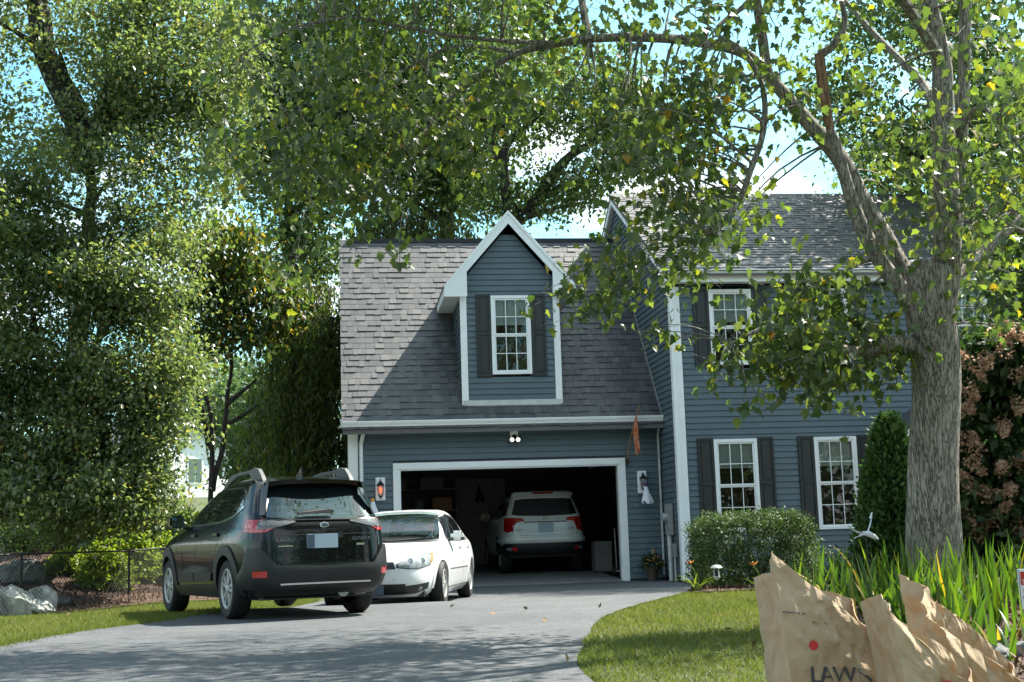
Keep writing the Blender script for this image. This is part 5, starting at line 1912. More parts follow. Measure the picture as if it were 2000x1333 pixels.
# weeping trees: curtains of hanging strands
def weeping(label, base, heads, n, seed, r=.16, size=.16):
    random.seed(seed)
    rs = np.random.default_rng(seed)
    t = thing('weeping_tree', label, 'tree', base)
    B = Vector(base)
    mb = MB()
    cs = []
    for (c, rad, ln, k) in heads:
        top = Vector(c)
        limb(mb, [Vector((0, 0, 0)), (top - B) * .6 + Vector((0, 0, .3)), top - B], r, .03, 7, .15, 5, seed)
        for _ in range(k):
            a = random.uniform(0, 2 * math.pi)
            d = rad * math.sqrt(random.uniform(.05, 1))
            p0 = top + Vector((math.cos(a) * d, math.sin(a) * d * .8, -d * d / rad * .5 + random.uniform(-.2, .3)))
            L = ln * random.uniform(.45, 1.05)
            m_ = int(L / .07)
            zz_ = np.linspace(0, 1, m_)
            q = np.array(p0 - B)[None] + np.stack([math.cos(a) * .25 * zz_, math.sin(a) * .2 * zz_, -L * zz_], 1)
            q += rs.normal(size=q.shape) * .045
            cs.append(q)
            if random.random() < .25:
                mb.tube([top - B, p0 - B, p0 - B + Vector((math.cos(a) * .25, 0, -L * .8))], [.012, .008, .003], 3, False)
    mb.build('trunk', M['bark_dark'], t, smooth=True)
    c = np.concatenate(cs)
    V, F = leaf_arrays(c, size, (np.array([(-.1, 0, 0), (.1, 0, 0), (.13, .5, .03), (-.13, .5, .03), (0, 1, -.05)], float), np.array([(0, 1, 2), (0, 2, 3), (3, 2, 4)])), 1.3, 0, rs)
    np_mesh('crown', V, F, M['leaf_weep'], t)


w0 = gnd(620, 1000, 34)
weeping('weeping tree with long hanging strands left of the garage', w0,
        [(at(610, 560, 34), 1.0, 4.2, 120), (at(560, 640, 33.5), .8, 3.4, 80), (at(650, 620, 33), .7, 4.0, 90), (at(590, 760, 33), .9, 2.4, 80), (at(640, 860, 33), .6, 1.4, 40), (at(530, 800, 33.6), .7, 1.8, 50)], 0, 31)
w1 = gnd(790, 700, 42)
weeping('weeping tree whose sunlit top rises behind the garage ridge', w1,
        [(at(770, 400, 42), 1.0, 2.2, 90), (at(830, 425, 42), .9, 1.8, 70), (at(890, 440, 42.5), .6, 1.2, 40), (at(730, 430, 41.5), .7, 1.8, 50)], 0, 32, size=.2)

# tall trees behind the house
k0 = gnd(872, 700, 44)
broad_tree('background_tree', 'tall straight trunked tree rising behind the garage roof left of the dormer peak', k0, None,
           [E3(800, 260, 44, 220, 160, 100), E3(900, 120, 44, 230, 130, 90), E3(680, 160, 44, 130, 160, 60), E3(860, 380, 44, 80, 50, 16), E3(850, -120, 45, 300, 180, 80)], 130, .55, .19, 'leaf_back', r=.30,
           stems=[[k0, at(873, 440, 44), at(870, 300, 44), at(880, 150, 44), at(870, -60, 44)], [at(872, 330, 44), at(820, 230, 44), at(760, 120, 44)], [at(874, 300, 44), at(940, 260, 44), at(1000, 240, 44)]], seed=41)
k1 = gnd(1010, 700, 40)
broad_tree('background_tree', 'airy tree behind the dormer peak with sky showing between its limbs', k1, None,
           [E3(1080, 390, 40, 90, 50, 26), E3(1020, 180, 40, 130, 110, 50), E3(1180, 200, 40, 110, 90, 40), E3(1130, 340, 40, 90, 30, 14), E3(960, 390, 40, 40, 60, 14), E3(1260, 270, 40, 70, 60, 20), E3(1200, 300, 40, 60, 30, 8)], 85, .42, .16, 'leaf_back', r=.2,
           stems=[[k1, at(1000, 470, 40), at(1030, 410, 40), at(1080, 375, 40), at(1150, 350, 40)], [at(1005, 450, 40), at(985, 330, 40), at(1000, 275, 40), at(1060, 220, 40)], [at(990, 320, 40), at(960, 270, 40), at(940, 160, 40)], [at(1030, 410, 40), at(1120, 300, 40), at(1230, 250, 40)]], seed=42, limb_every=3)
k2 = gnd(560, 900, 46)
broad_tree('background_tree', 'dark tree between slender tree and garage, under the open patch of sky', k2, None,
           [E3(570, 330, 46, 110, 130, 60), E3(480, 200, 46, 110, 150, 60), E3(590, 480, 46, 80, 60, 26), E3(610, 150, 46, 130, 140, 60), E3(540, -60, 46, 200, 140, 60)], 130, .55, .19, 'leaf_back', r=.25,
           stems=[[k2, at(570, 600, 46), at(560, 350, 46), at(560, 100, 46)]], seed=43)
k3 = gnd(1780, 900, 34)
broad_tree('background_tree', 'tree beyond the right end of the house roof, seen through the maple', k3, None,
           [E3(1800, 150, 34, 220, 200, 90), E3(1980, 350, 33, 120, 230, 70), E3(1720, 330, 36, 90, 60, 20), E3(1900, -120, 34, 250, 150, 60)], 120, .5, .16, 'leaf_back', r=.25,
           stems=[[k3, at(1820, 400, 34), at(1830, 100, 34)], [at(1820, 500, 34), at(1930, 300, 34)]], seed=44)
k4 = gnd(2080, 1000, 20)
broad_tree('background_tree', 'shady tree at the right picture edge behind the hydrangea', k4, None,
           [E3(2040, 560, 20, 130, 160, 50), E3(2080, 300, 20, 120, 200, 50), E3(1990, 760, 20, 80, 120, 30)], 120, .34, .12, 'leaf_back', r=.16,
           stems=[[k4, at(2070, 700, 20), at(2060, 300, 20)]], seed=45)
# low dark trees filling the gap left of the garage
k5 = gnd(590, 980, 40)
broad_tree('background_tree', 'dark understorey tree beside the weeping tree left of the garage', k5, None,
           [E3(540, 830, 40, 80, 110, 50), E3(620, 760, 41, 70, 160, 50), E3(500, 900, 39, 50, 60, 24)], 110, .42, .15, 'leaf_back', r=.12,
           stems=[[k5, at(580, 850, 40), at(580, 720, 40)]], seed=46)

# far wooded hill seen through the gap
random.seed(50)
cl = []
for px in range(330, 560, 14):
    for d in (78, 88, 100):
        y = 800 + 60 * math.sin(px * .05 + d) + (d - 78) * -1.5
        cl.append(tuple(at(px + random.uniform(-8, 8), y, d)))
        cl.append(tuple(at(px + random.uniform(-8, 8), y + 70, d)))
        cl.append(tuple(at(px + random.uniform(-8, 8), y + 130, d)))
c = clump_points(cl, 130, 1.15)
V, F = leaf_arrays(c, .42, tpl_simple(), .3, .3)
np_mesh('wood', V, F, M['leaf_far'], None, kind='stuff')

# woods across the road, behind the camera: they close the view in the panes and paint
rs = np.random.default_rng(52)
cl = []
for x in np.arange(-46, 47, 2.6):
    hgt = rs.uniform(9, 13)
    for k in range(13):
        cl.append((x + rs.normal() * 1.6, -46 - rs.uniform(0, 9), 1.0 + hgt * rs.uniform(0, 1)))
c = clump_points(cl, 60, 1.25, rs)
V, F = leaf_arrays(c, .62, tpl_simple(), .3, .4, rs)
np_mesh('wood', V, F, M['leaf_back'], None, kind='stuff')

# ---------------------------------------------------------------- house on the rise behind
nx, ny = -10.2, 32.5
nz = g1(nx, ny)
nh = thing('neighbour_house', 'white house on the rise behind, glimpsed between the tree and the slender stems', 'house', (nx, ny, nz), math.radians(48))
b = MB()
b.box(-4.0, 2.4, 0, 6, -.5, 2.2).prism([(-4.0, 0, 2.2), (2.4, 0, 2.2), (-.8, 0, 3.4)], (0, 0, 0), (0, 6, 0))
b.build('wall', M['white'], nh)
for k in range(8):
    MB().box(-4.02, 2.42, -.03, -.001, -.3 + k * .3, -.02 + k * .3).build('siding_board', M['white'], nh)
for s in (1, -1):
    b = MB()
    b.prism([(-.8 - s * 3.6, -.3, 2.03), (-.8, -.3, 3.42), (-.8, -.3, 3.54), (-.8 - s * 3.6, -.3, 2.15)], (0, 0, 0), (0, 6.6, 0))
    b.build('roof', M['shingle'], nh)
for x in (-1.6, .2):
    wn_ = MB().box(x - .45, x + .45, -.06, -.031, .6, 1.8).build('window', M['white'], nh)
    MB().box(x - .37, x - .03, -.075, -.061, .68, 1.72).build('pane', M['tint_glass'], wn_)
    MB().box(x + .03, x + .37, -.075, -.061, .68, 1.72).build('pane', M['tint_glass'], wn_)

# ================================================================ shrubs and beds
# clipped box hedge
hx, hy = 2.78, -7.75
hz = g1(hx, hy)
hedge = thing('hedge_bush', 'clipped rounded evergreen bush under the left lower window', 'bush', (hx, hy, hz))
random.seed(60)
rs = np.random.default_rng(60)
pts = []
for _ in range(1500):
    u, v, w_ = rs.uniform(-1, 1, 3)
    q = np.array([u, v, w_])
    k = np.argmax(np.abs(q))
    q = q / abs(q[k])
    n6 = (np.abs(q) ** 5).sum() ** (1 / 5)
    q = q / n6 * rs.uniform(.80, 1.0)
    p = np.array([q[0] * .90, q[1] * .80, .64 + q[2] * .60])
    p += rs.normal(size=3) * .02
    if p[2] > .04:
        pts.append(p)
c = clump_points(pts, 26, .045, rs, 1)
V, F = leaf_arrays(c, .040, tpl_simple(), -.25, .3, rs)
np_mesh('crown', V, F, M['leaf_hedge'], hedge)
mb = MB()
for k in range(7):
    a = k * .9
    twig(mb, (math.cos(a) * .06, math.sin(a) * .06, -.03), (math.cos(a) * .5, math.sin(a) * .45, .8), .022, .006)
mb.build('trunk', M['bark_dark'], hedge)


def small_bush(name, label, cat, base, r, h, n, per, size, leaf, seed, group=None, tpl=None, down=-.1, stems=True):
    rs = np.random.default_rng(seed)
    random.seed(seed)
    t = thing(name, label, cat, base, 0, group)
    d = rs.normal(size=(n, 3))
    d /= np.linalg.norm(d, axis=1)[:, None]
    d[:, 2] = np.abs(d[:, 2])
    q = d * np.array([r, r, h]) * rs.uniform(.45, 1, n)[:, None] ** .5
    c = clump_points(q, per, r * .14, rs, 1)
    c[:, 2] = np.maximum(c[:, 2], .02)
    V, F = leaf_arrays(c, size, tpl or tpl_simple(), down, .4, rs)
    np_mesh('crown', V, F, M[leaf], t)
    if stems:
        mb = MB()
        for k in range(6):
            a = k * 1.05 + seed
            twig(mb, (0, 0, -.04), (math.cos(a) * r * .6, math.sin(a) * r * .6, h * .7), .012, .004)
        mb.build('stem', M['bark_dark'], t)
    return t


q = at(1605, 1110, 18.6)
small_bush('shrub', 'small loose green shrub between the clipped bush and the bird ornament', 'shrub', (q.x, q.y, g1(q.x, q.y)), .42, .72, 60, 26, .05, 'leaf_hedge', 61)
q = at(1680, 1110, 18.2)
small_bush('shrub', 'low dark shrub under the right lower window', 'shrub', (q.x, q.y, g1(q.x, q.y)), .45, .55, 50, 26, .05, 'leaf_hyd', 62)
# arborvitae
q = at(1752, 1080, 18.6)
ax, ay = q.x, q.y
arb = thing('arborvitae', 'dense conical evergreen against the house wall, left of the maple trunk', 'evergreen', (ax, ay, g1(ax, ay)))
rs = np.random.default_rng(63)
n = 1500
hh = rs.uniform(0, 1, n) ** 1.2
rad = .60 * np.minimum(1, (1.02 - hh) ** .62) * (0.85 + .15 * np.minimum(1, hh * 6))
an = rs.uniform(0, 2 * np.pi, n)
rr = rad * rs.uniform(.8, 1.06, n)
cc = np.stack([rr * np.cos(an), rr * np.sin(an), .06 + hh * 2.25], 1)
c = clump_points(cc, 20, .045, rs, 1.5)
o_ = np.stack([np.cos(np.repeat(an, 20)), np.sin(np.repeat(an, 20)), np.full(len(c), 1.6)], 1)
V, F = leaf_arrays(c, .075, tpl_simple(), 0, 0, rs, out=o_, outw=1.2)
np_mesh('crown', V, F, M['leaf_arb'], arb)
MB().tube([(0, 0, -.05), (0, 0, 1.9)], [.06, .02], 6).build('trunk', M['bark_dark'], arb)

# hydrangea with fading panicles
q = at(1965, 1070, 14.2)
hyd = thing('hydrangea', 'tall dark hydrangea full of fading pinkish brown flower cones, right of the maple trunk', 'shrub', (q.x, q.y, g1(q.x, q.y)))
HB = Vector(hyd.location)
random.seed(64)
rs = np.random.default_rng(64)
sp = [(tuple(Vector(E3(1960, 880, 14.2, 95, 210, 1)[0]) - HB), (.62, .55, 1.15), 150), (tuple(at(1985, 720, 14.2) - HB), (.55, .5, .55), 60), (tuple(at(1945, 1000, 14.0) - HB), (.5, .5, .45), 50), (tuple(at(1905, 1010, 14.0) - HB), (.25, .3, .5), 26)]
cl = ellipsoid_clumps(sp, rs)
c = clump_points(cl, 44, .12, rs)
V, F = leaf_arrays(c, .11, tpl_simple(), .35, .4, rs)
np_mesh('crown', V, F, M['leaf_hyd'], hyd)
mb = MB()
for k in range(10):
    twig(mb, (random.uniform(-.15, .15), random.uniform(-.15, .15), -.05), Vector(cl[k * 9]), .018, .006, .1)
mb.build('stem', M['bark_dark'], hyd)
for i, (px, py, dd) in enumerate(((1895, 760, -.5), (1890, 800, -.55), (1905, 870, -.55), (1960, 835, -.6), (1990, 790, -.6), (1900, 905, -.55), (1958, 915, -.65), (1935, 965, -.65), (1975, 955, -.65), (1905, 960, -.5), (1945, 1010, -.65), (1985, 1030, -.6), (1890, 1000, -.45), (1930, 700, -.5), (1965, 680, -.5), (1990, 650, -.5),
                                  (1945, 650, -.4), (1910, 720, -.5), (1880, 860, -.4), (1995, 900, -.6), (1915, 1040, -.55), (1890, 940, -.5), (1880, 700, -.35), (1990, 730, -.55))):
    p = at(px, py, 14.2 + dd) - HB
    ax_ = Vector((random.uniform(-.5, .3), -.4, random.uniform(-.5, .5))).normalized()
    L = random.uniform(.24, .34)
    tt = rs.uniform(0, 1, 170)
    dr_ = rs.normal(size=(170, 3))
    dr_ -= np.outer(dr_ @ np.array(ax_), np.array(ax_))
    dr_ /= np.linalg.norm(dr_, axis=1)[:, None]
    pp = np.array(p) + np.outer((tt - .3) * L, np.array(ax_)) + dr_ * (.095 * (1 - tt * .85) * rs.uniform(.6, 1, 170))[:, None]
    V, F = leaf_arrays(pp, .034, (np.array([(0, 0, 0), (.5, .5, .1), (0, 1, 0), (-.5, .5, .1)], float), np.array([(0, 1, 2), (0, 2, 3)])), 0, .2, rs)
    np_mesh('flower_head', V, F, M['panicle'], hyd)


# ---- iris and lily plants: every blade is a part
def blade(parent, base, L, wd, az, lean, curl, mat, fold=.35):
    d = Vector((math.cos(az), math.sin(az), 0))
    s = Vector((-math.sin(az), math.cos(az), 0))
    s = (s + d * random.uniform(-.6, .6)).normalized()
    vs, fs = [], []
    N = 6
    p = Vector(base)
    ang = lean
    for i in range(N + 1):
        t = i / N
        w_ = wd * (1 - t ** 2.2) * (.55 + .45 * min(1, t * 3))
        up = Vector((0, 0, 1)) * math.cos(ang) + d * math.sin(ang)
        nrm = d * math.cos(ang) - Vector((0, 0, 1)) * math.sin(ang)
        vs += [p - s * w_ - nrm * w_ * fold, p.copy(), p + s * w_ - nrm * w_ * fold]
        p = p + up * (L / N)
        ang += curl / N
    for i in range(N):
        a = i * 3
        fs += [(a, a + 1, a + 4, a + 3), (a + 1, a + 2, a + 5, a + 4)]
    mb = MB()
    mb.add(vs, fs)
    return mb.build('leaf', M[mat], parent, smooth=True)


random.seed(70)
IRIS = [  # px, py of the foot, height, blades, words
    (1600, 1185, .62, 8, 'leftmost clump, standing behind the tall paper bag'),
    (1640, 1195, .66, 9, 'clump behind the right shoulder of the tall paper bag'),
    (1690, 1190, .66, 9, 'clump in front of the low dark shrub, under the bird'),
    (1735, 1190, .64, 9, 'clump just left of the maple trunk'),
    (1785, 1190, .66, 9, 'clump at the left foot of the maple trunk'),
    (1830, 1195, .62, 9, 'clump right in front of the maple trunk'),
    (1880, 1195, .62, 8, 'clump at the right foot of the maple trunk'),
    (1930, 1195, .66, 9, 'back row clump below the hydrangea'),
    (1980, 1190, .64, 8, 'back row clump at the right picture edge'),
    (2020, 1200, .6, 7, 'clump cut by the right picture edge, behind the yard sign'),
    (1660, 1225, .58, 9, 'second row clump between the two nearer bags'),
    (1715, 1225, .62, 10, 'second row clump behind the peak of the rear bag'),
    (1770, 1225, .58, 10, 'second row clump with a yellowing tip, rising over the rear bag'),
    (1815, 1225, .60, 9, 'second row clump beside the slope of the rear bag'),
    (1860, 1225, .60, 10, 'middle clump with broad bright blades'),
    (1910, 1230, .58, 10, 'middle clump left of the yard sign'),
    (1960, 1225, .56, 9, 'clump whose blades cross in front of the yard sign post'),
    (1870, 1262, .50, 9, 'front clump on the mulch, left one of the front pair'),
    (1955, 1272, .42, 9, 'front clump with arching blades above the grey rock'),
    (2010, 1262, .44, 8, 'front clump cut by the right picture edge, under the yard sign'),
]
for px, py, H_, nb_, words in IRIS:
    d = FPX * .80 / (py - (1054 - (px - 1000) * .0317)) * .95
    p = at(px, py, d)
    z = g1(p.x, p.y) + .03
    t = thing('iris_plant', 'iris, ' + words, 'plant', (p.x, p.y, z), 0, 'irises in the bed around the maple')
    for k in range(nb_):
        az = random.uniform(0, 2 * math.pi)
        blade(t, (random.gauss(0, .05), random.gauss(0, .05), -.02), H_ * random.uniform(.6, 1.15), random.uniform(.018, .029), az, random.uniform(.02, .35), random.choice((0, .1, .2, .3, .9)) * random.uniform(.5, 1.4), 'leaf_iris')
# thin extra blades between the clumps, too many to tell apart
x, y = scatter(BED_RIGHT, 9000, (-1, 4.5, -20.4, -14.5))
keep = rng.uniform(0, 1, len(x)) < np.exp(-((x - 1.6) / 1.1) ** 2 - ((y + 17.3) / 1.5) ** 2) * .25
x, y = x[keep], y[keep]
c = np.stack([x, y, G(x, y) + .02], -1)
V, F = leaf_arrays(c, .50, (np.array([(-.018, 0, 0), (.018, 0, 0), (.026, .5, .05), (-.026, .5, .05), (0, 1, .12)], float), np.array([(0, 1, 2), (0, 2, 3), (3, 2, 4)])), 0, 0, out=np.stack([x * 0, x * 0, x * 0 + 1], -1), outw=4.2, svar=.3)
np_mesh('iris_blades', V, F, M['leaf_iris'], None, kind='stuff')

for (px, py, d, lab, nb_) in ((1365, 1172, 19.6, 'day lily clump with arching leaves beside the drive, left of the path light', 18), (1490, 1165, 17.5, 'day lily with an orange bloom at the left edge of the tall paper bag', 14)):
    p = at(px, py, d)
    t = thing('day_lily', lab, 'plant', (p.x, p.y, g1(p.x, p.y) + .03))
    for k in range(nb_):
        blade(t, (random.gauss(0, .03), random.gauss(0, .03), -.02), random.uniform(.30, .48), .009, random.uniform(0, 6.28), random.uniform(.1, .6), random.uniform(.6, 1.8), 'leaf_bright')
    st = MB().tube([(0, 0, 0), (-.05, -.03, .3), (-.12, -.05, .40)], .005, 4).build('stem', M['leaf_bright'], t)
    fl = MB()
    for k in range(6):
        a = k * math.pi / 3
        fl.prism([(-.12, -.05, .40), (-.12 + .05 * math.cos(a), -.05 + .05 * math.sin(a), .43), (-.12 + .07 * math.cos(a + .25), -.05 + .07 * math.sin(a + .25), .45), (-.12 + .04 * math.cos(a + .5), -.05 + .04 * math.sin(a + .5), .43)], (0, 0, 0), (0, 0, .004))
    fl.build('flower', M['orange'], t)

# bright shrubs on the bank at the left
for i, (px, py, d, r_, h_, lab) in enumerate(((205, 1160, 24.6, .50, .72, 'bright leafy shrub behind the chain link fence, left of the middle post'), (268, 1105, 26.2, .45, .90, 'yellow green shrub in the mulch above the middle fence post'),
                                              (340, 1120, 26.8, .55, 1.15, 'tall bright shrub in front of the black car bonnet'), (215, 1062, 26.8, .55, .75, 'pale low shrub at the foot of the bank trees'),
                                              (410, 1000, 33.0, 1.1, .75, 'dark green shrub below the white house behind'), (330, 1000, 36, 1.2, 1.0, 'sunlit shrub under the white house on the rise'), (480, 985, 34, 1.0, 1.0, 'leafy shrub above the roof rail of the black car'),
                                              (130, 1150, 25.2, .4, .4, 'low shrub against the chain link beside the boulders'),
                                              (30, 1050, 29.5, 1.3, 1.0, 'dark bush on the bank above the pale boulders, at the left picture edge'), (115, 1040, 30.5, 1.2, 1.0, 'dark bush on the bank just left of the near tree trunk'), (270, 1020, 31.5, 1.2, .9, 'dark bush on the bank right of the near tree trunk'))):
    p = at(px, py, d)
    small_bush('shrub', lab, 'shrub', (p.x, p.y, g1(p.x, p.y)), r_, h_, 90, 40, .085 if d < 30 else .12, 'leaf_bright' if i not in (4, 6, 8, 9, 10) else 'leaf_back', 80 + i)


# ---------------------------------------------------------------- stones
def rock(name, label, loc, s, seed, mat='stone', rot=0, group=None):
    rs = np.random.default_rng(seed)
    bm = bmesh.new()
    bmesh.ops.create_icosphere(bm, subdivisions=4, radius=1)
    cuts = [(Vector(rs.normal(size=3)).normalized(), rs.uniform(.62, .9)) for _ in range(13)]
    for v in bm.verts:
        p = v.co.copy()
        for nrm, d in cuts:
            k = p.dot(nrm)
            if k > d:
                p -= nrm * (k - d)
        p *= 1 + .07 * noise.noise(p * 3 + Vector((seed, 0, 0))) + .05 * abs(noise.noise(p * 5 + Vector((seed, 3, 0)))) + .035 * noise.noise(p * 9 + Vector((seed, 0, 0)))
        v.co = Vector((p.x * s[0], p.y * s[1], p.z * s[2]))
    me = bpy.data.meshes.new(name)
    bm.to_mesh(me)
    bm.free()
    me.materials.append(M[mat])
    for p in me.polygons:
        p.use_smooth = True
    try:
        me.set_sharp_from_angle(angle=math.radians(22))
    except Exception:
        pass
    o = link(name, me)
    o.location = loc
    o.rotation_euler = (0, 0, rot)
    tag(o, label, 'rock', group)
    return o


for i, (px, py, d, s, lab, mt_) in enumerate((
        (30, 1160, 21.5, (.42, .4, .36), 'big pale boulder at the left picture edge, left of the first fence post', 'stone_pale'),
        (75, 1150, 22.2, (.30, .32, .34), 'upright pale boulder just right of the first fence post', 'stone_pale'),
        (70, 1185, 21.6, (.34, .3, .18), 'low pale boulder at the foot of the first fence post', 'stone_pale'),
        (5, 1130, 22.5, (.35, .3, .3), 'pale boulder stacked at the very edge of the picture', 'stone_pale'),
        (115, 1175, 22.8, (.24, .2, .16), 'flat grey stone right of the boulders behind the fence', 'stone'),
        (205, 1170, 25.2, (.16, .14, .10), 'small grey stone under the bright fence shrub', 'stone'),
        (262, 1160, 26.2, (.22, .18, .14), 'grey stone right of the middle fence post', 'stone'),
        (300, 1152, 27.0, (.28, .2, .16), 'long grey stone in the grass left of the black car', 'stone'),
        (160, 1175, 24.4, (.15, .14, .10), 'small stone below the chain link between the posts', 'stone'),
        (50, 1095, 24.5, (.5, .4, .35), 'shaded boulder up the bank behind the first fence post', 'stone'),
        (190, 1045, 27.5, (.45, .4, .3), 'shaded boulder between the trunks on the bank', 'stone'))):
    p = at(px, py, d)
    rock('boulder', lab, (p.x, p.y, g1(p.x, p.y) + s[2] * .45), s, 100 + i, mt_, i * .7, 'boulders along the bank')
for i, (px, py, d, s, lab) in enumerate((
        (1935, 1318, 8.0, (.20, .13, .11), 'dark grey angular rock edging the iris bed, middle one'), (1880, 1285, 8.5, (.12, .10, .09), 'dark rock right of the leaning bag'), (2000, 1300, 8.2, (.16, .13, .09), 'grey rock cut by the right picture edge'), (1700, 1290, 8.2, (.14, .12, .10), 'rock half hidden between the paper bags'))):
    p = at(px, py, d)
    rock('rock', lab, (p.x, p.y, g1(p.x, p.y) + s[2] * .55), s, 130 + i, 'stone', i * 1.1, 'rocks edging the iris bed')
for i, (px, py, d, s) in enumerate(((620, 1168, 25.5, (.16, .12, .09)), (650, 1165, 25.5, (.14, .12, .08)), (590, 1170, 25.4, (.15, .12, .08)))):
    p = at(px, py, d)
    rock('edging_stone', ('grey edging stone seen under the black car, middle one of the row', 'grey edging stone seen under the black car, right one of the row', 'grey edging stone seen under the black car, left one of the row')[i], (p.x, p.y, g1(p.x, p.y) + s[2] * .5), s, 140 + i, 'stone', i, 'edging stones along the drive')

# ---------------------------------------------------------------- chain link fence
FP = [(-10.6, -9.0), (-8.72, -5.55), (-7.42, -2.95), (-6.1, -0.4), (-4.9, 2.0)]
fence = thing('chain_link_fence', 'black chain link fence running up the bank from the pale boulders to behind the car', 'fence', (FP[1][0], FP[1][1], g1(*FP[1])))
FB = Vector(fence.location)


def fz(x, y):
    return .06 if y < -2 else .06 + .25 * (y + 2) / 4


FH = .92
tops = []
for x, y in FP:
    z = fz(x, y)
    MB().tube([Vector((x, y, z - .2)) - FB, Vector((x, y, z + FH + .03)) - FB], .024, 8).build('fence_post', M['black_metal'], fence)
    tops.append(Vector((x, y, z + FH)) - FB)
MB().tube(tops, .018, 6).build('top_rail', M['black_metal'], fence)
for (xa, ya), (xb, yb) in zip(FP[:-1], FP[1:]):
    a, b = Vector((xa, ya, fz(xa, ya))) - FB, Vector((xb, yb, fz(xb, yb))) - FB
    L = (b - a).length
    pit = .075
    vs, fs = [], []
    nn = int(L / pit)
    hh_ = int(FH / pit)

    def pt(i, j, off):
        p = a + (b - a) * min(max(i * pit / L, 0), 1)
        return p + Vector((0, 0, j * pit)) + Vector(((b - a).y, -(b - a).x, 0)).normalized() * off
    mb = MB()
    for s in (1, -1):
        for i in range(-hh_, nn + hh_):
            i0, j0 = i, (0 if s > 0 else hh_)
            j1 = hh_ if s > 0 else 0
            i1 = i + hh_
            if i0 < 0:
                j0 += s * (-i0)
                i0 = 0
            if i1 > nn:
                j1 -= s * (i1 - nn)
                i1 = nn
            if i1 <= i0:
                continue
            mb.tube([pt(i0, j0, .003 * s), pt(i1, j1, .003 * s)], .0035, 3, False)
    mb.build('chain_mesh', M['black_metal'], fence, kind='stuff')


# ---------------------------------------------------------------- wall lamps, ghosts, flood light
def wall_lamp(x, z, label, lit):
    t = thing('wall_lamp', label, 'lamp', (x, 0.0, z))
    MB().box(-.10, .10, -.045, -.001, -.30, .18).build('back_plate', M['white'], t, bevel=.008)
    MB().tube([(0, -.045, .05), (0, -.08, .12), (0, -.13, .14), (0, -.16, .10)], .010, 6).build('arm', M['black_metal'], t)
    MB().lathe([(.015, .10), (.03, .08), (.085, .02), (.09, .0), (.06, -.005)], 8, 'z', (0, -.16, 0)).build('hood', M['black_metal'], t)
    c = MB()
    for k in range(6):
        a = k * math.pi / 3
        c.tube([(.07 * math.cos(a), -.16 + .07 * math.sin(a), 0), (.048 * math.cos(a), -.16 + .048 * math.sin(a), -.20)], .006, 4)
    c.lathe([(.05, -.20), (.05, -.215), (.02, -.24), (.006, -.28)], 8, 'z', (0, -.16, 0))
    c.build('cage', M['black_metal'], t)
    MB().lathe([(.012, -.03), (.03, -.07), (.034, -.10), (.02, -.14), (.004, -.155)], 10, 'z', (0, -.16, 0)).build('bulb', M['lamp_lit' if lit else 'clear_lens'], t, smooth=True)
    return t


wall_lamp(-2.76, 2.16, 'black wall lantern with a glowing red bulb left of the garage door', True)
wall_lamp(2.84, 2.16, 'black wall lantern right of the garage door with a white cloth hung from it', False)


def ghost(x, z, y, label, ribbon):
    t = thing('ghost_decoration', label, 'decoration', (x, y, z))
    n = 14
    vs, fs = [], []
    for i in range(8):
        tt = i / 7
        r = .035 + .075 * tt ** 1.2
        for j in range(n):
            a = 2 * math.pi * j / n
            k = r * (1 + .28 * math.sin(a * 4 + tt * 2) * tt)
            zz_ = -tt * (.36 + .04 * math.sin(a * 3))
            vs.append((k * math.cos(a) + .03 * tt, k * .55 * math.sin(a), zz_))
    for i in range(7):
        for j in range(n):
            fs.append((i * n + j, i * n + (j + 1) % n, (i + 1) * n + (j + 1) % n, (i + 1) * n + j))
    fs.append(tuple(range(n - 1, -1, -1)))
    MB().add(vs, fs).build('cloth', M['cloth_white'], t, smooth=True)
    MB().lathe([(.004, .05), (.03, .045), (.042, .01), (.036, -.02)], 10).build('ribbon', M[ribbon], t, smooth=True)
    return t


ghost(2.86, 2.02, -.26, 'white cloth ghost with a purple ribbon hanging from the right wall lantern', 'purple')
ghost(-2.93, 1.86, -.20, 'white cloth ghost with an orange ribbon hanging beside the left wall lantern', 'orange')

fl_ = thing('flood_light', 'twin headed security light under the gutter above the garage door', 'light', (.10, 0, 3.13))
MB().box(-.085, .085, -.04, -.001, -.08, .15).build('back_plate', M['white'], fl_, bevel=.008)
MB().lathe([(.005, -.10), (.05, -.09), (.055, -.05), (.05, -.04)], 12, 'y', (0, 0, 0)).build('junction', M['black_metal'], fl_, smooth=True)
for sg in (-1, 1):
    h = MB().lathe([(.035, -.07), (.05, -.10), (.055, -.16), (.05, -.165)], 12, 'y', (sg * .065, 0, -.07)).build('lamp_head', M['black_metal'], fl_, smooth=True)
    MB().lathe([(.046, -.166), (.046, -.170), (.03, -.174), (.001, -.176)], 12, 'y', (sg * .065, 0, -.07)).build('lens', M['flood_lit'], h, smooth=True)
MB().lathe([(.012, -.08), (.02, -.11), (.016, -.15)], 8, 'y', (0, 0, -.12)).build('sensor', M['black_metal'], fl_)

# ---------------------------------------------------------------- flag on the door casing
fg = thing('garden_flag', 'furled red and orange flag on a slanted wooden pole by the garage corner', 'flag', (2.52, -.04, 2.62))
MB().tube([(0, 0, -.10), (.05, -.25, .42), (.15, -.78, 1.05)], .014, 6).build('pole', M['wood'], fg)
MB().box(-.03, .03, -.05, .005, -.15, .03).build('bracket', M['black_metal'], fg)


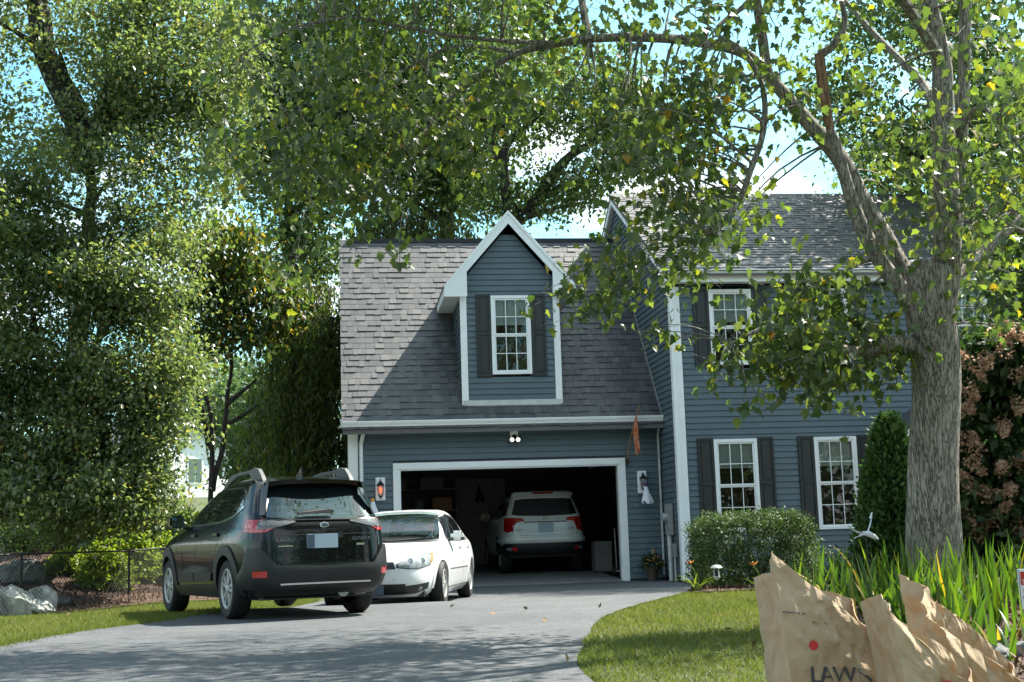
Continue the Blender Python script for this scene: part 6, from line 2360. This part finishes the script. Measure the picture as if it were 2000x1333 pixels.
def mat_flag():
    mt, nt, p = new_mat('flag_cloth')
    v = coords(nt, (14, 14, 8))
    f = noise_node(nt, v, 1.5, 2)
    nt.links.new(ramp(nt, f, [(0.35, (0.30, 0.03, 0.03)), (0.48, (0.45, 0.12, 0.05)), (0.53, (0.50, 0.28, 0.05)), (0.60, (0.42, 0.20, 0.26)), (0.7, (0.30, 0.03, 0.05))]), p.inputs['Base Color'])
    p.inputs['Roughness'].default_value = .9
    return mt


M['flag'] = mat_flag()
vs, fs = [], []
A_, B_ = Vector((.125, -.66, .92)), Vector((.055, -.29, .46))
for i in range(13):
    t_ = i / 12
    for j in range(9):
        s = j / 8
        top_ = A_.lerp(B_, s * .8)
        w_ = .10 * (1 - t_ * .35)
        drop = t_ * (.95 - .25 * s)
        vs.append((top_.x + .05 * math.sin(s * 9) * (0.3 + t_) * .6 + .07 * t_, top_.y * (1 - .35 * t_) + .05 * math.cos(s * 11) * t_, top_.z - drop * (.85 + .15 * s) * (1 - .25 * s)))
for i in range(12):
    for j in range(8):
        a = i * 9 + j
        fs.append((a, a + 1, a + 10, a + 9))
MB().add(vs, fs).build('cloth', M['flag'], fg, smooth=True)

# ---------------------------------------------------------------- electric meter on the side wall
em_ = thing('electric_meter', 'grey electric meter box with a white conduit at the inner house corner', 'meter', (XM - .03, -.75, 0))
MB().box(-.11, -.002, -.16, .16, .95, 1.60).build('meter_box', M['grey_metal'], em_, bevel=.01)
MB().lathe([(.10, -.11), (.10, -.15), (.085, -.20), (.03, -.215), (.001, -.216)], 18, 'x', (0, 0, 1.32)).build('meter_dial', M['clear_lens'], em_, smooth=True)
MB().tube([(-.06, 0, .95), (-.06, 0, .02)], .05, 10).build('conduit', M['conduit'], em_, smooth=True)
MB().box(-.08, -.002, -.36, -.16, .50, .78).build('junction_box', M['grey_metal'], em_, bevel=.008)
MB().tube([(-.04, -.28, .50), (-.04, -.28, .02)], .022, 8).build('cable', M['conduit'], em_)

# ---------------------------------------------------------------- potted mums and the little scarecrow in them
pt_loc = (2.88, -.42, .02)
pot = thing('potted_plant', 'bushy potted plant with orange blooms against the wall right of the garage', 'plant', pt_loc)
MB().lathe([(.10, 0), (.13, .22), (.145, .26), (.145, .30), (.12, .30), (.12, .26)], 16).build('pot', M['terracotta'], pot, smooth=True)
rs = np.random.default_rng(90)
d = rs.normal(size=(60, 3))
d /= np.linalg.norm(d, axis=1)[:, None]
d[:, 2] = np.abs(d[:, 2]) * .9
c = clump_points(d * np.array([.20, .20, .26]) + np.array([0, 0, .28]), 24, .035, rs, 1)
V, F = leaf_arrays(c, .045, tpl_simple(), 0, .3, rs)
np_mesh('crown', V, F, M['leaf_hyd'], pot)
for k in range(12):
    q = d[k] * np.array([.21, .21, .27]) + np.array([0, 0, .30])
    q[1] = -abs(q[1])
    MB().lathe([(.002, .012), (.022, .010), (.028, 0), (.012, -.012)], 9, 'z', tuple(q)).build('flower', M['orange'], pot)
sc = thing('scarecrow_pick', 'tiny scarecrow figure on a stick standing in the potted plant', 'decoration', (2.93, -.40, .45))
MB().tube([(0, 0, -.1), (0, 0, .12)], .006, 5).build('stick', M['wood'], sc)
MB().lathe([(.035, .10), (.05, .06), (.055, .0), (.02, -.02)], 10).build('shirt', M['cloth_white'], sc, smooth=True)
MB().lathe([(.003, .19), (.028, .17), (.034, .14), (.022, .11)], 10).build('head', M['seat'], sc, smooth=True)
MB().lathe([(.06, .175), (.058, .185), (.03, .19), (.01, .25)], 10).build('hat', M['wood'], sc, smooth=True)
MB().box(-.11, .11, -.012, .012, .05, .075).build('sleeves', M['orange'], sc)

# ---------------------------------------------------------------- path light, bird, yard sign
q = at(1402, 1166, 19.4)
pl2 = thing('path_light', 'small grey solar path light in front of the clipped bush', 'light', (q.x, q.y, g1(q.x, q.y)))
MB().tube([(0, 0, -.05), (0, 0, .20)], .010, 6).build('stake', M['black_metal'], pl2)
c = MB()
for k in range(4):
    a = k * math.pi / 2 + .4
    c.tube([(.045 * math.cos(a), .045 * math.sin(a), .24), (.045 * math.cos(a), .045 * math.sin(a), .36)], .008, 4)
c.build('cage', M['conduit'], pl2)
MB().lathe([(.012, .185), (.05, .225), (.05, .245)], 12).build('cup', M['conduit'], pl2, smooth=True)
MB().lathe([(.03, .245), (.03, .355)], 10).build('lens', M['cladding'], pl2)
MB().lathe([(.085, .355), (.09, .365), (.06, .40), (.01, .41)], 16).build('cap', M['grey_metal'], pl2, smooth=True)

q = at(1692, 1046, 13.6)
bz = g1(q.x, q.y)
bird = thing('bird_ornament', 'painted metal bird on a stake with raised wings above the irises', 'ornament', (q.x, q.y, bz))
H0 = q.z - bz
MB().tube([(0, 0, -.05), (0, 0, H0 - .02)], .006, 6).build('stake', M['black_metal'], bird)
bd = MB()
pts = [(-.07, .03, H0 - .01), (-.03, .0, H0 + .02), (.02, -.02, H0 + .015), (.07, -.05, H0 - .02), (.10, -.06, H0 - .045)]
bd.tube(pts, [.006, .022, .030, .024, .006], 10)
bd.build('body', M['cloth_white'], bird, smooth=True)
for sgn, tip in ((1, Vector((.10, .06, .20))), (-1, Vector((-.17, .02, .075)))):
    root = Vector((0.0, 0, H0 + .02))
    wv, wf = [], []
    for i in range(7):
        t_ = i / 6
        c_ = root + tip * t_ + Vector((0, 0, -.02 * math.sin(t_ * math.pi)))
        wd = .030 * (1 - .25 * t_) * (1 if i < 6 else .3)
        for dz_, dy_ in ((0, -1), (0, 1)):
            wv.append(c_ + Vector((.3 * wd * sgn, dy_ * wd, -.2 * wd * dy_)))
    for dz_ in (0, .004):
        pass
    n_ = len(wv)
    wv2 = wv + [v + Vector((0, 0, .004)) for v in wv]
    for i in range(6):
        a = i * 2
        wf += [(a, a + 1, a + 3, a + 2), (n_ + a, n_ + a + 2, n_ + a + 3, n_ + a + 1), (a, a + 2, n_ + a + 2, n_ + a), (a + 1, n_ + a + 1, n_ + a + 3, a + 3)]
    MB().add(wv2[:], wf).build('wing', M['plate'], bird)
    tipm = MB()
    tipm.prism([root + tip * .72 + Vector((0, -.028, .006)), root + tip * .72 + Vector((0, .028, .006)), root + tip * 1.02 + Vector((0, .014, .004)), root + tip * 1.02 + Vector((0, -.014, .004))], (0, 0, 0), (0, 0, .004))
    tipm.build('wing_tip', M['cloth_white'], bird)
MB().prism([(-.06, .02, H0), (-.11, .05, H0 - .03), (-.10, .08, H0 - .03), (-.05, .035, H0)], (0, 0, 0), (0, 0, .005)).build('tail', M['cloth_white'], bird)

q = at(1986, 1112, 8.9)
yx, yy = q.x, q.y
yz = g1(yx, yy)
ys = thing('yard_sign', 'small red and white warning sign at the right picture edge among the irises', 'sign', (yx, yy, yz), math.radians(-10))
top = q.z - yz
MB().box(0, .36, -.004, .004, top - .27, top).build('board', M['sign_white'], ys, bevel=.003)
MB().box(.018, .342, -.0065, -.0045, top - .105, top - .018).build('red_band', M['sign_red'], ys)
for x in (.03, .33):
    MB().tube([(x, .012, -.1), (x, .012, top - .02)], .006, 5).build('leg', M['grey_metal'], ys)
rx_ = Matrix.Rotation(math.pi / 2, 4, 'X')
for s, sz, x, z, mt_ in (('TRE', .040, .022, top - .098, 'sign_white'), ('BE', .040, .030, top - .155, 'kraft_ink'), ('VIC', .052, .022, top - .212, 'kraft_ink')):
    letters(s, sz, M[mt_], ys, Matrix.Translation((x, -.0075, z)) @ rx_, depth=.001)
MB().box(.008, .352, -.0055, -.0045, top - .2655, top - .2625).build('border_line', M['kraft_ink'], ys)
MB().box(.008, .011, -.0055, -.0045, top - .262, top - .008).build('border_line', M['kraft_ink'], ys)


# ---------------------------------------------------------------- paper leaf bags
def paper_bag(label, loc, rot, w, dpt, rim, seed, lean=(0, 0), crumple=.016, squash=None):
    """RIM: heights of the mouth round the perimeter: front left, front right, back right, back left and the middles between"""
    t = thing('paper_bag', label, 'bag', loc, rot)
    nu, nv_ = 120, 52

    def hsh(i, j):
        return (math.sin(i * 127.1 + j * 311.7 + seed * 74.7) * 43758.5453) % 1.0 * 2 - 1

    def facet(u, v):
        v += .5 * (int(math.floor(u)) % 2)
        i, j = math.floor(u), math.floor(v)
        f, g = u - i, v - j
        if f + g < 1:
            return hsh(i, j) * (1 - f - g) + hsh(i + 1, j) * f + hsh(i, j + 1) * g
        return hsh(i + 1, j + 1) * (f + g - 1) + hsh(i, j + 1) * (1 - f) + hsh(i + 1, j) * (1 - g)

    per = 2 * (w + dpt)
    vs, fs = [], []
    keys = np.array([0, w / 2, w, w + dpt / 2, w + dpt, w + dpt + w / 2, 2 * w + dpt, 2 * w + dpt + dpt / 2, per])
    hs = np.array(list(rim) + [rim[0]])
    fold = []
    for i in range(nu):
        s = per * i / nu
        if s < w:
            p, nrm = Vector((-w / 2 + s, -dpt / 2, 0)), Vector((0, -1, 0))
        elif s < w + dpt:
            p, nrm = Vector((w / 2, -dpt / 2 + (s - w), 0)), Vector((1, 0, 0))
        elif s < 2 * w + dpt:
            p, nrm = Vector((w / 2 - (s - w - dpt), dpt / 2, 0)), Vector((0, 1, 0))
        else:
            p, nrm = Vector((-w / 2, dpt / 2 - (s - 2 * w - dpt), 0)), Vector((-1, 0, 0))
        h = float(np.interp(s, keys, hs)) + .010 * hsh(int(s / .03), 3) * 0 + .014 * noise.noise(Vector((s * 12, seed, 0)))
        dd_ = min(abs(s - c_) for c_ in (0, w, w + dpt, 2 * w + dpt, per))
        edge = .35 + .65 * min(1, dd_ / .05)
        for j in range(nv_ + 1):
            tt = j / nv_
            z = h * tt
            q = p.copy()
            # gussets pinch in towards the mouth on the short sides
            k = 1 - abs(2 * ((s - w) / dpt) - 1) if w < s < w + dpt else (1 - abs(2 * ((s - 2 * w - dpt) / dpt) - 1) if s > 2 * w + dpt else 0)
            q -= nrm * (k * .10 * max(0, tt - .35))
            am = .30 + .9 * tt ** 1.3
            q += nrm * ((facet(s / .075, z / .085) * .020 + facet(s / .031 + 7, z / .034) * .007) * crumple / .02 * am * edge)
            q += Vector((lean[0] * z * z, lean[1] * z * z, 0))
            vs.append(Vector((q.x, q.y, z)))
    m_ = nv_ + 1
    for i in range(nu):
        k = (i + 1) % nu
        for j in range(nv_):
            fs.append((i * m_ + j, k * m_ + j, k * m_ + j + 1, i * m_ + j + 1))
    mb = MB()
    mb.add(vs, fs)
    o = mb.build('paper', M['kraft'], t)
    md = o.modifiers.new('thickness', 'SOLIDIFY')
    md.thickness = .003
    md.offset = -1
    MB().box(-w / 2 + .03, w / 2 - .03, -dpt / 2 + .03, dpt / 2 - .03, .0, .05).build('bottom', M['kraft'], t)

    def surf(u, z):
        """point of the front panel at u (0..1) along the width"""
        i = int(np.clip(u, 0, .999) * w / per * nu)
        col = vs[i * m_:(i + 1) * m_]
        j = min(range(m_), key=lambda j_: abs(col[j_].z - z))
        return col[j]
    return t, surf, vs, m_, nu


def wrap_text(body, size, t, surf, u0, z0, w, mat, tilt=0.0):
    """lettering laid on the front panel"""
    o = letters(body, size, M[mat], t, Matrix.Identity(4), depth=.0004)
    for v in o.data.vertices:
        x, y, zz_ = v.co
        u = u0 + x / w
        z = z0 + y + tilt * x
        p = surf(u, z)
        v.co = Vector((-w / 2 + u * w + (p.x - (-w / 2 + min(max(u, 0), 1) * w)), p.y - .006 - zz_, z))
    return o


bw, bd_ = .44, .30
B1 = at(1630, 1480, 5.62)
bag1, sf1, *_ = paper_bag('tall upright brown paper leaf bag with a peaked left corner and black lettering', (B1.x, B1.y, g1(B1.x, B1.y) - .02), math.radians(2), bw, bd_,
                          (.80, .60, .40, .50, .58, .66, .69, .72), 3.0, lean=(-.02, .20), crumple=.02)
wrap_text('LAWN', .092, bag1, sf1, .20, .268, bw, 'kraft_ink', -.06)
wrap_text('FILL LINE', .016, bag1, sf1, .30, .50, bw, 'kraft_ink', -.12)
for k in range(9):
    wrap_text('-', .04, bag1, sf1, .01 + k * .03, .545 - k * .0015, bw, 'kraft_ink', 0)
dsc = MB().lathe([(.020, -.0005), (.020, .0015), (.001, .002)], 14, 'z').build('red_mark', M['red_ink'], bag1)
p = sf1(.27, .42)
dsc.matrix_local = on_plane((p.x, p.y - .008, p.z), (1, 0, 0), (0, 0, 1))

B2 = at(1854, 1500, 5.35)
bag2, sf2, *_ = paper_bag('slumped brown paper leaf bag with a big red dot, nearest the camera', (B2.x, B2.y, g1(B2.x, B2.y) - .02), math.radians(3), .42, .26,
                          (.56, .31, .17, .20, .30, .47, .58, .62), 17.0, lean=(-.06, .30), crumple=.024)
dsc = MB().lathe([(.050, -.0005), (.050, .0015), (.001, .002)], 20, 'z').build('red_mark', M['red_ink'], bag2)
p = sf2(.42, .235)
dsc.matrix_local = on_plane((p.x, p.y - .012, p.z), (1, 0, 0), (0, 0, 1))
B3 = at(1918, 1460, 5.80)
bag3, sf3, *_ = paper_bag('half collapsed brown paper leaf bag standing behind the slumped one', (B3.x, B3.y, g1(B3.x, B3.y) - .02), math.radians(-4), .44, .26,
                          (.50, .34, .16, .22, .28, .50, .68, .62), 29.0, lean=(-.04, .25), crumple=.024)

# ---------------------------------------------------------------- things in the garage
sh = thing('storage_shelf', 'dark shelf unit along the back wall of the garage', 'shelf', (-1.55, 6.55, .25))
for x in (-.95, .95):
    for y in (-.2, .2):
        MB().box(x - .02, x + .02, y - .02, y + .02, 0, 2.1).build('post', M['black_metal'], sh)
for z in (.4, .95, 1.5, 2.05):
    MB().box(-.97, .97, -.24, .24, z, z + .03).build('shelf_board', M['wood'], sh)
random.seed(95)
names = ['pale box on the top shelf, left', 'grey bin on the top shelf, right', 'dark bin on the third shelf, left', 'white tub in the middle of the third shelf', 'brown carton on the third shelf, right', 'grey tote on the second shelf, left', 'white jug on the second shelf', 'brown carton on the second shelf, right']
for i, (x, z, wq, hq, mt_) in enumerate(((-.6, 2.08, .5, .26, 'dull_grey'), (.3, 2.08, .6, .30, 'dull_grey'), (-.6, 1.53, .5, .3, 'cladding'), (-.05, 1.53, .22, .28, 'dull_grey'), (.55, 1.53, .5, .32, 'wood'), (-.6, .98, .5, .34, 'grey_metal'), (0, .98, .2, .3, 'white'), (.5, .98, .5, .36, 'wood'))):
    o = MB().box(-wq / 2, wq / 2, -.18, .18, 0, hq).build('storage_box', M[mt_], None, bevel=.01)
    o.location = (-1.55 + x, 6.55, .25 + z)
    tag(o, names[i] + ' of the garage shelf unit', 'box', 'boxes on the garage shelves')
nb_ = thing('storage_cabinet', 'low pale cabinet just inside the garage on the right', 'cabinet', (2.46, 2.9, .14))
MB().box(-.20, .20, -.25, .25, .03, .72).build('carcass', M['dull_grey'], nb_, bevel=.01)
MB().box(-.19, -.005, -.262, -.251, .06, .69).build('door', M['dull_grey'], nb_, bevel=.004)
MB().box(.005, .19, -.262, -.251, .06, .69).build('door', M['dull_grey'], nb_, bevel=.004)
MB().box(-.20, .20, -.25, .25, 0, .029).build('plinth', M['black_metal'], nb_)
bk = thing('hand_cart', 'small wheeled hand cart leaning by the right garage jamb', 'cart', (2.62, 1.3, .09))
MB().tube([(-.12, .1, .15), (-.12, .2, 1.05), (.12, .2, 1.05), (.12, .1, .15)], .014, 6).build('frame', M['grey_metal'], bk)
MB().box(-.16, .16, -.10, .12, .10, .125).build('toe_plate', M['grey_metal'], bk)
for sg in (-1, 1):
    MB().lathe([(.06, -.02), (.11, -.022), (.12, 0), (.11, .022), (.06, .02)], 16, 'x', (sg * .17, .15, .12)).build('wheel', M['rubber'], bk, smooth=True)
pn = thing('wall_panel', 'pale whiteboard sized panel leaning on the garage back wall left of the white vehicle', 'panel', (.05, 6.85, .26))
MB().box(-.65, .65, -.03, .03, .1, 2.35).build('sheet', M['dull_grey'], pn, bevel=.005)
MB().box(-.70, .70, -.06, -.031, 2.30, 2.36).build('rail', M['black_metal'], pn)
bb = thing('hanging_bag', 'dark bag hanging on the rail of the pale garage panel', 'bag', (.02, 6.76, 2.36))
MB().lathe([(.02, .0), (.06, -.10), (.13, -.34), (.12, -.40), (.02, -.42)], 12).build('sack', M['cladding'], bb, smooth=True)
MB().tube([(0, 0, -.02), (0, .02, .05), (0, .04, .02)], .006, 4).build('hook', M['black_metal'], bb)

# ---------------------------------------------------------------- fallen leaves
random.seed(97)
spots = [(958, 1204, 'dry leaf lying on the drive near its middle'), (1030, 1196, 'dry leaf on the drive right of the middle one'), (1060, 1220, 'dry leaf on the dappled part of the drive'), (880, 1190, 'dry leaf by the front wheel of the white sedan'), (1172, 1192, 'dry leaf near the right edge of the drive'), (1105, 1305, 'dry leaf at the near right edge of the drive'), (1475, 1274, 'dark curled leaf on the lawn left of the paper bag'), (1180, 1250, 'dry leaf on the lawn beside the drive'), (1420, 1243, 'dry leaf in the dappled lawn'), (137, 1208, 'dark leaf on the left lawn')]
for px, py, lab in spots:
    d = FPX * .88 / (py - (1054 - (px - 1000) * .0317))
    p = at(px, py, d)
    c = np.array([[0, 0, .0]])
    V, F = leaf_arrays(c, .065, tpl_maple(), .0, 1.0, np.random.default_rng(int(px)), svar=.2)
    V = V - V.min(0) * np.array([0, 0, 1]) + np.array([0, 0, .004])
    o = np_mesh('dry_leaf', V, F, M['dry_leaf'])
    o.location = (p.x, p.y, g1(p.x, p.y) + .022)
    tag(o, lab, 'leaf', 'fallen leaves')
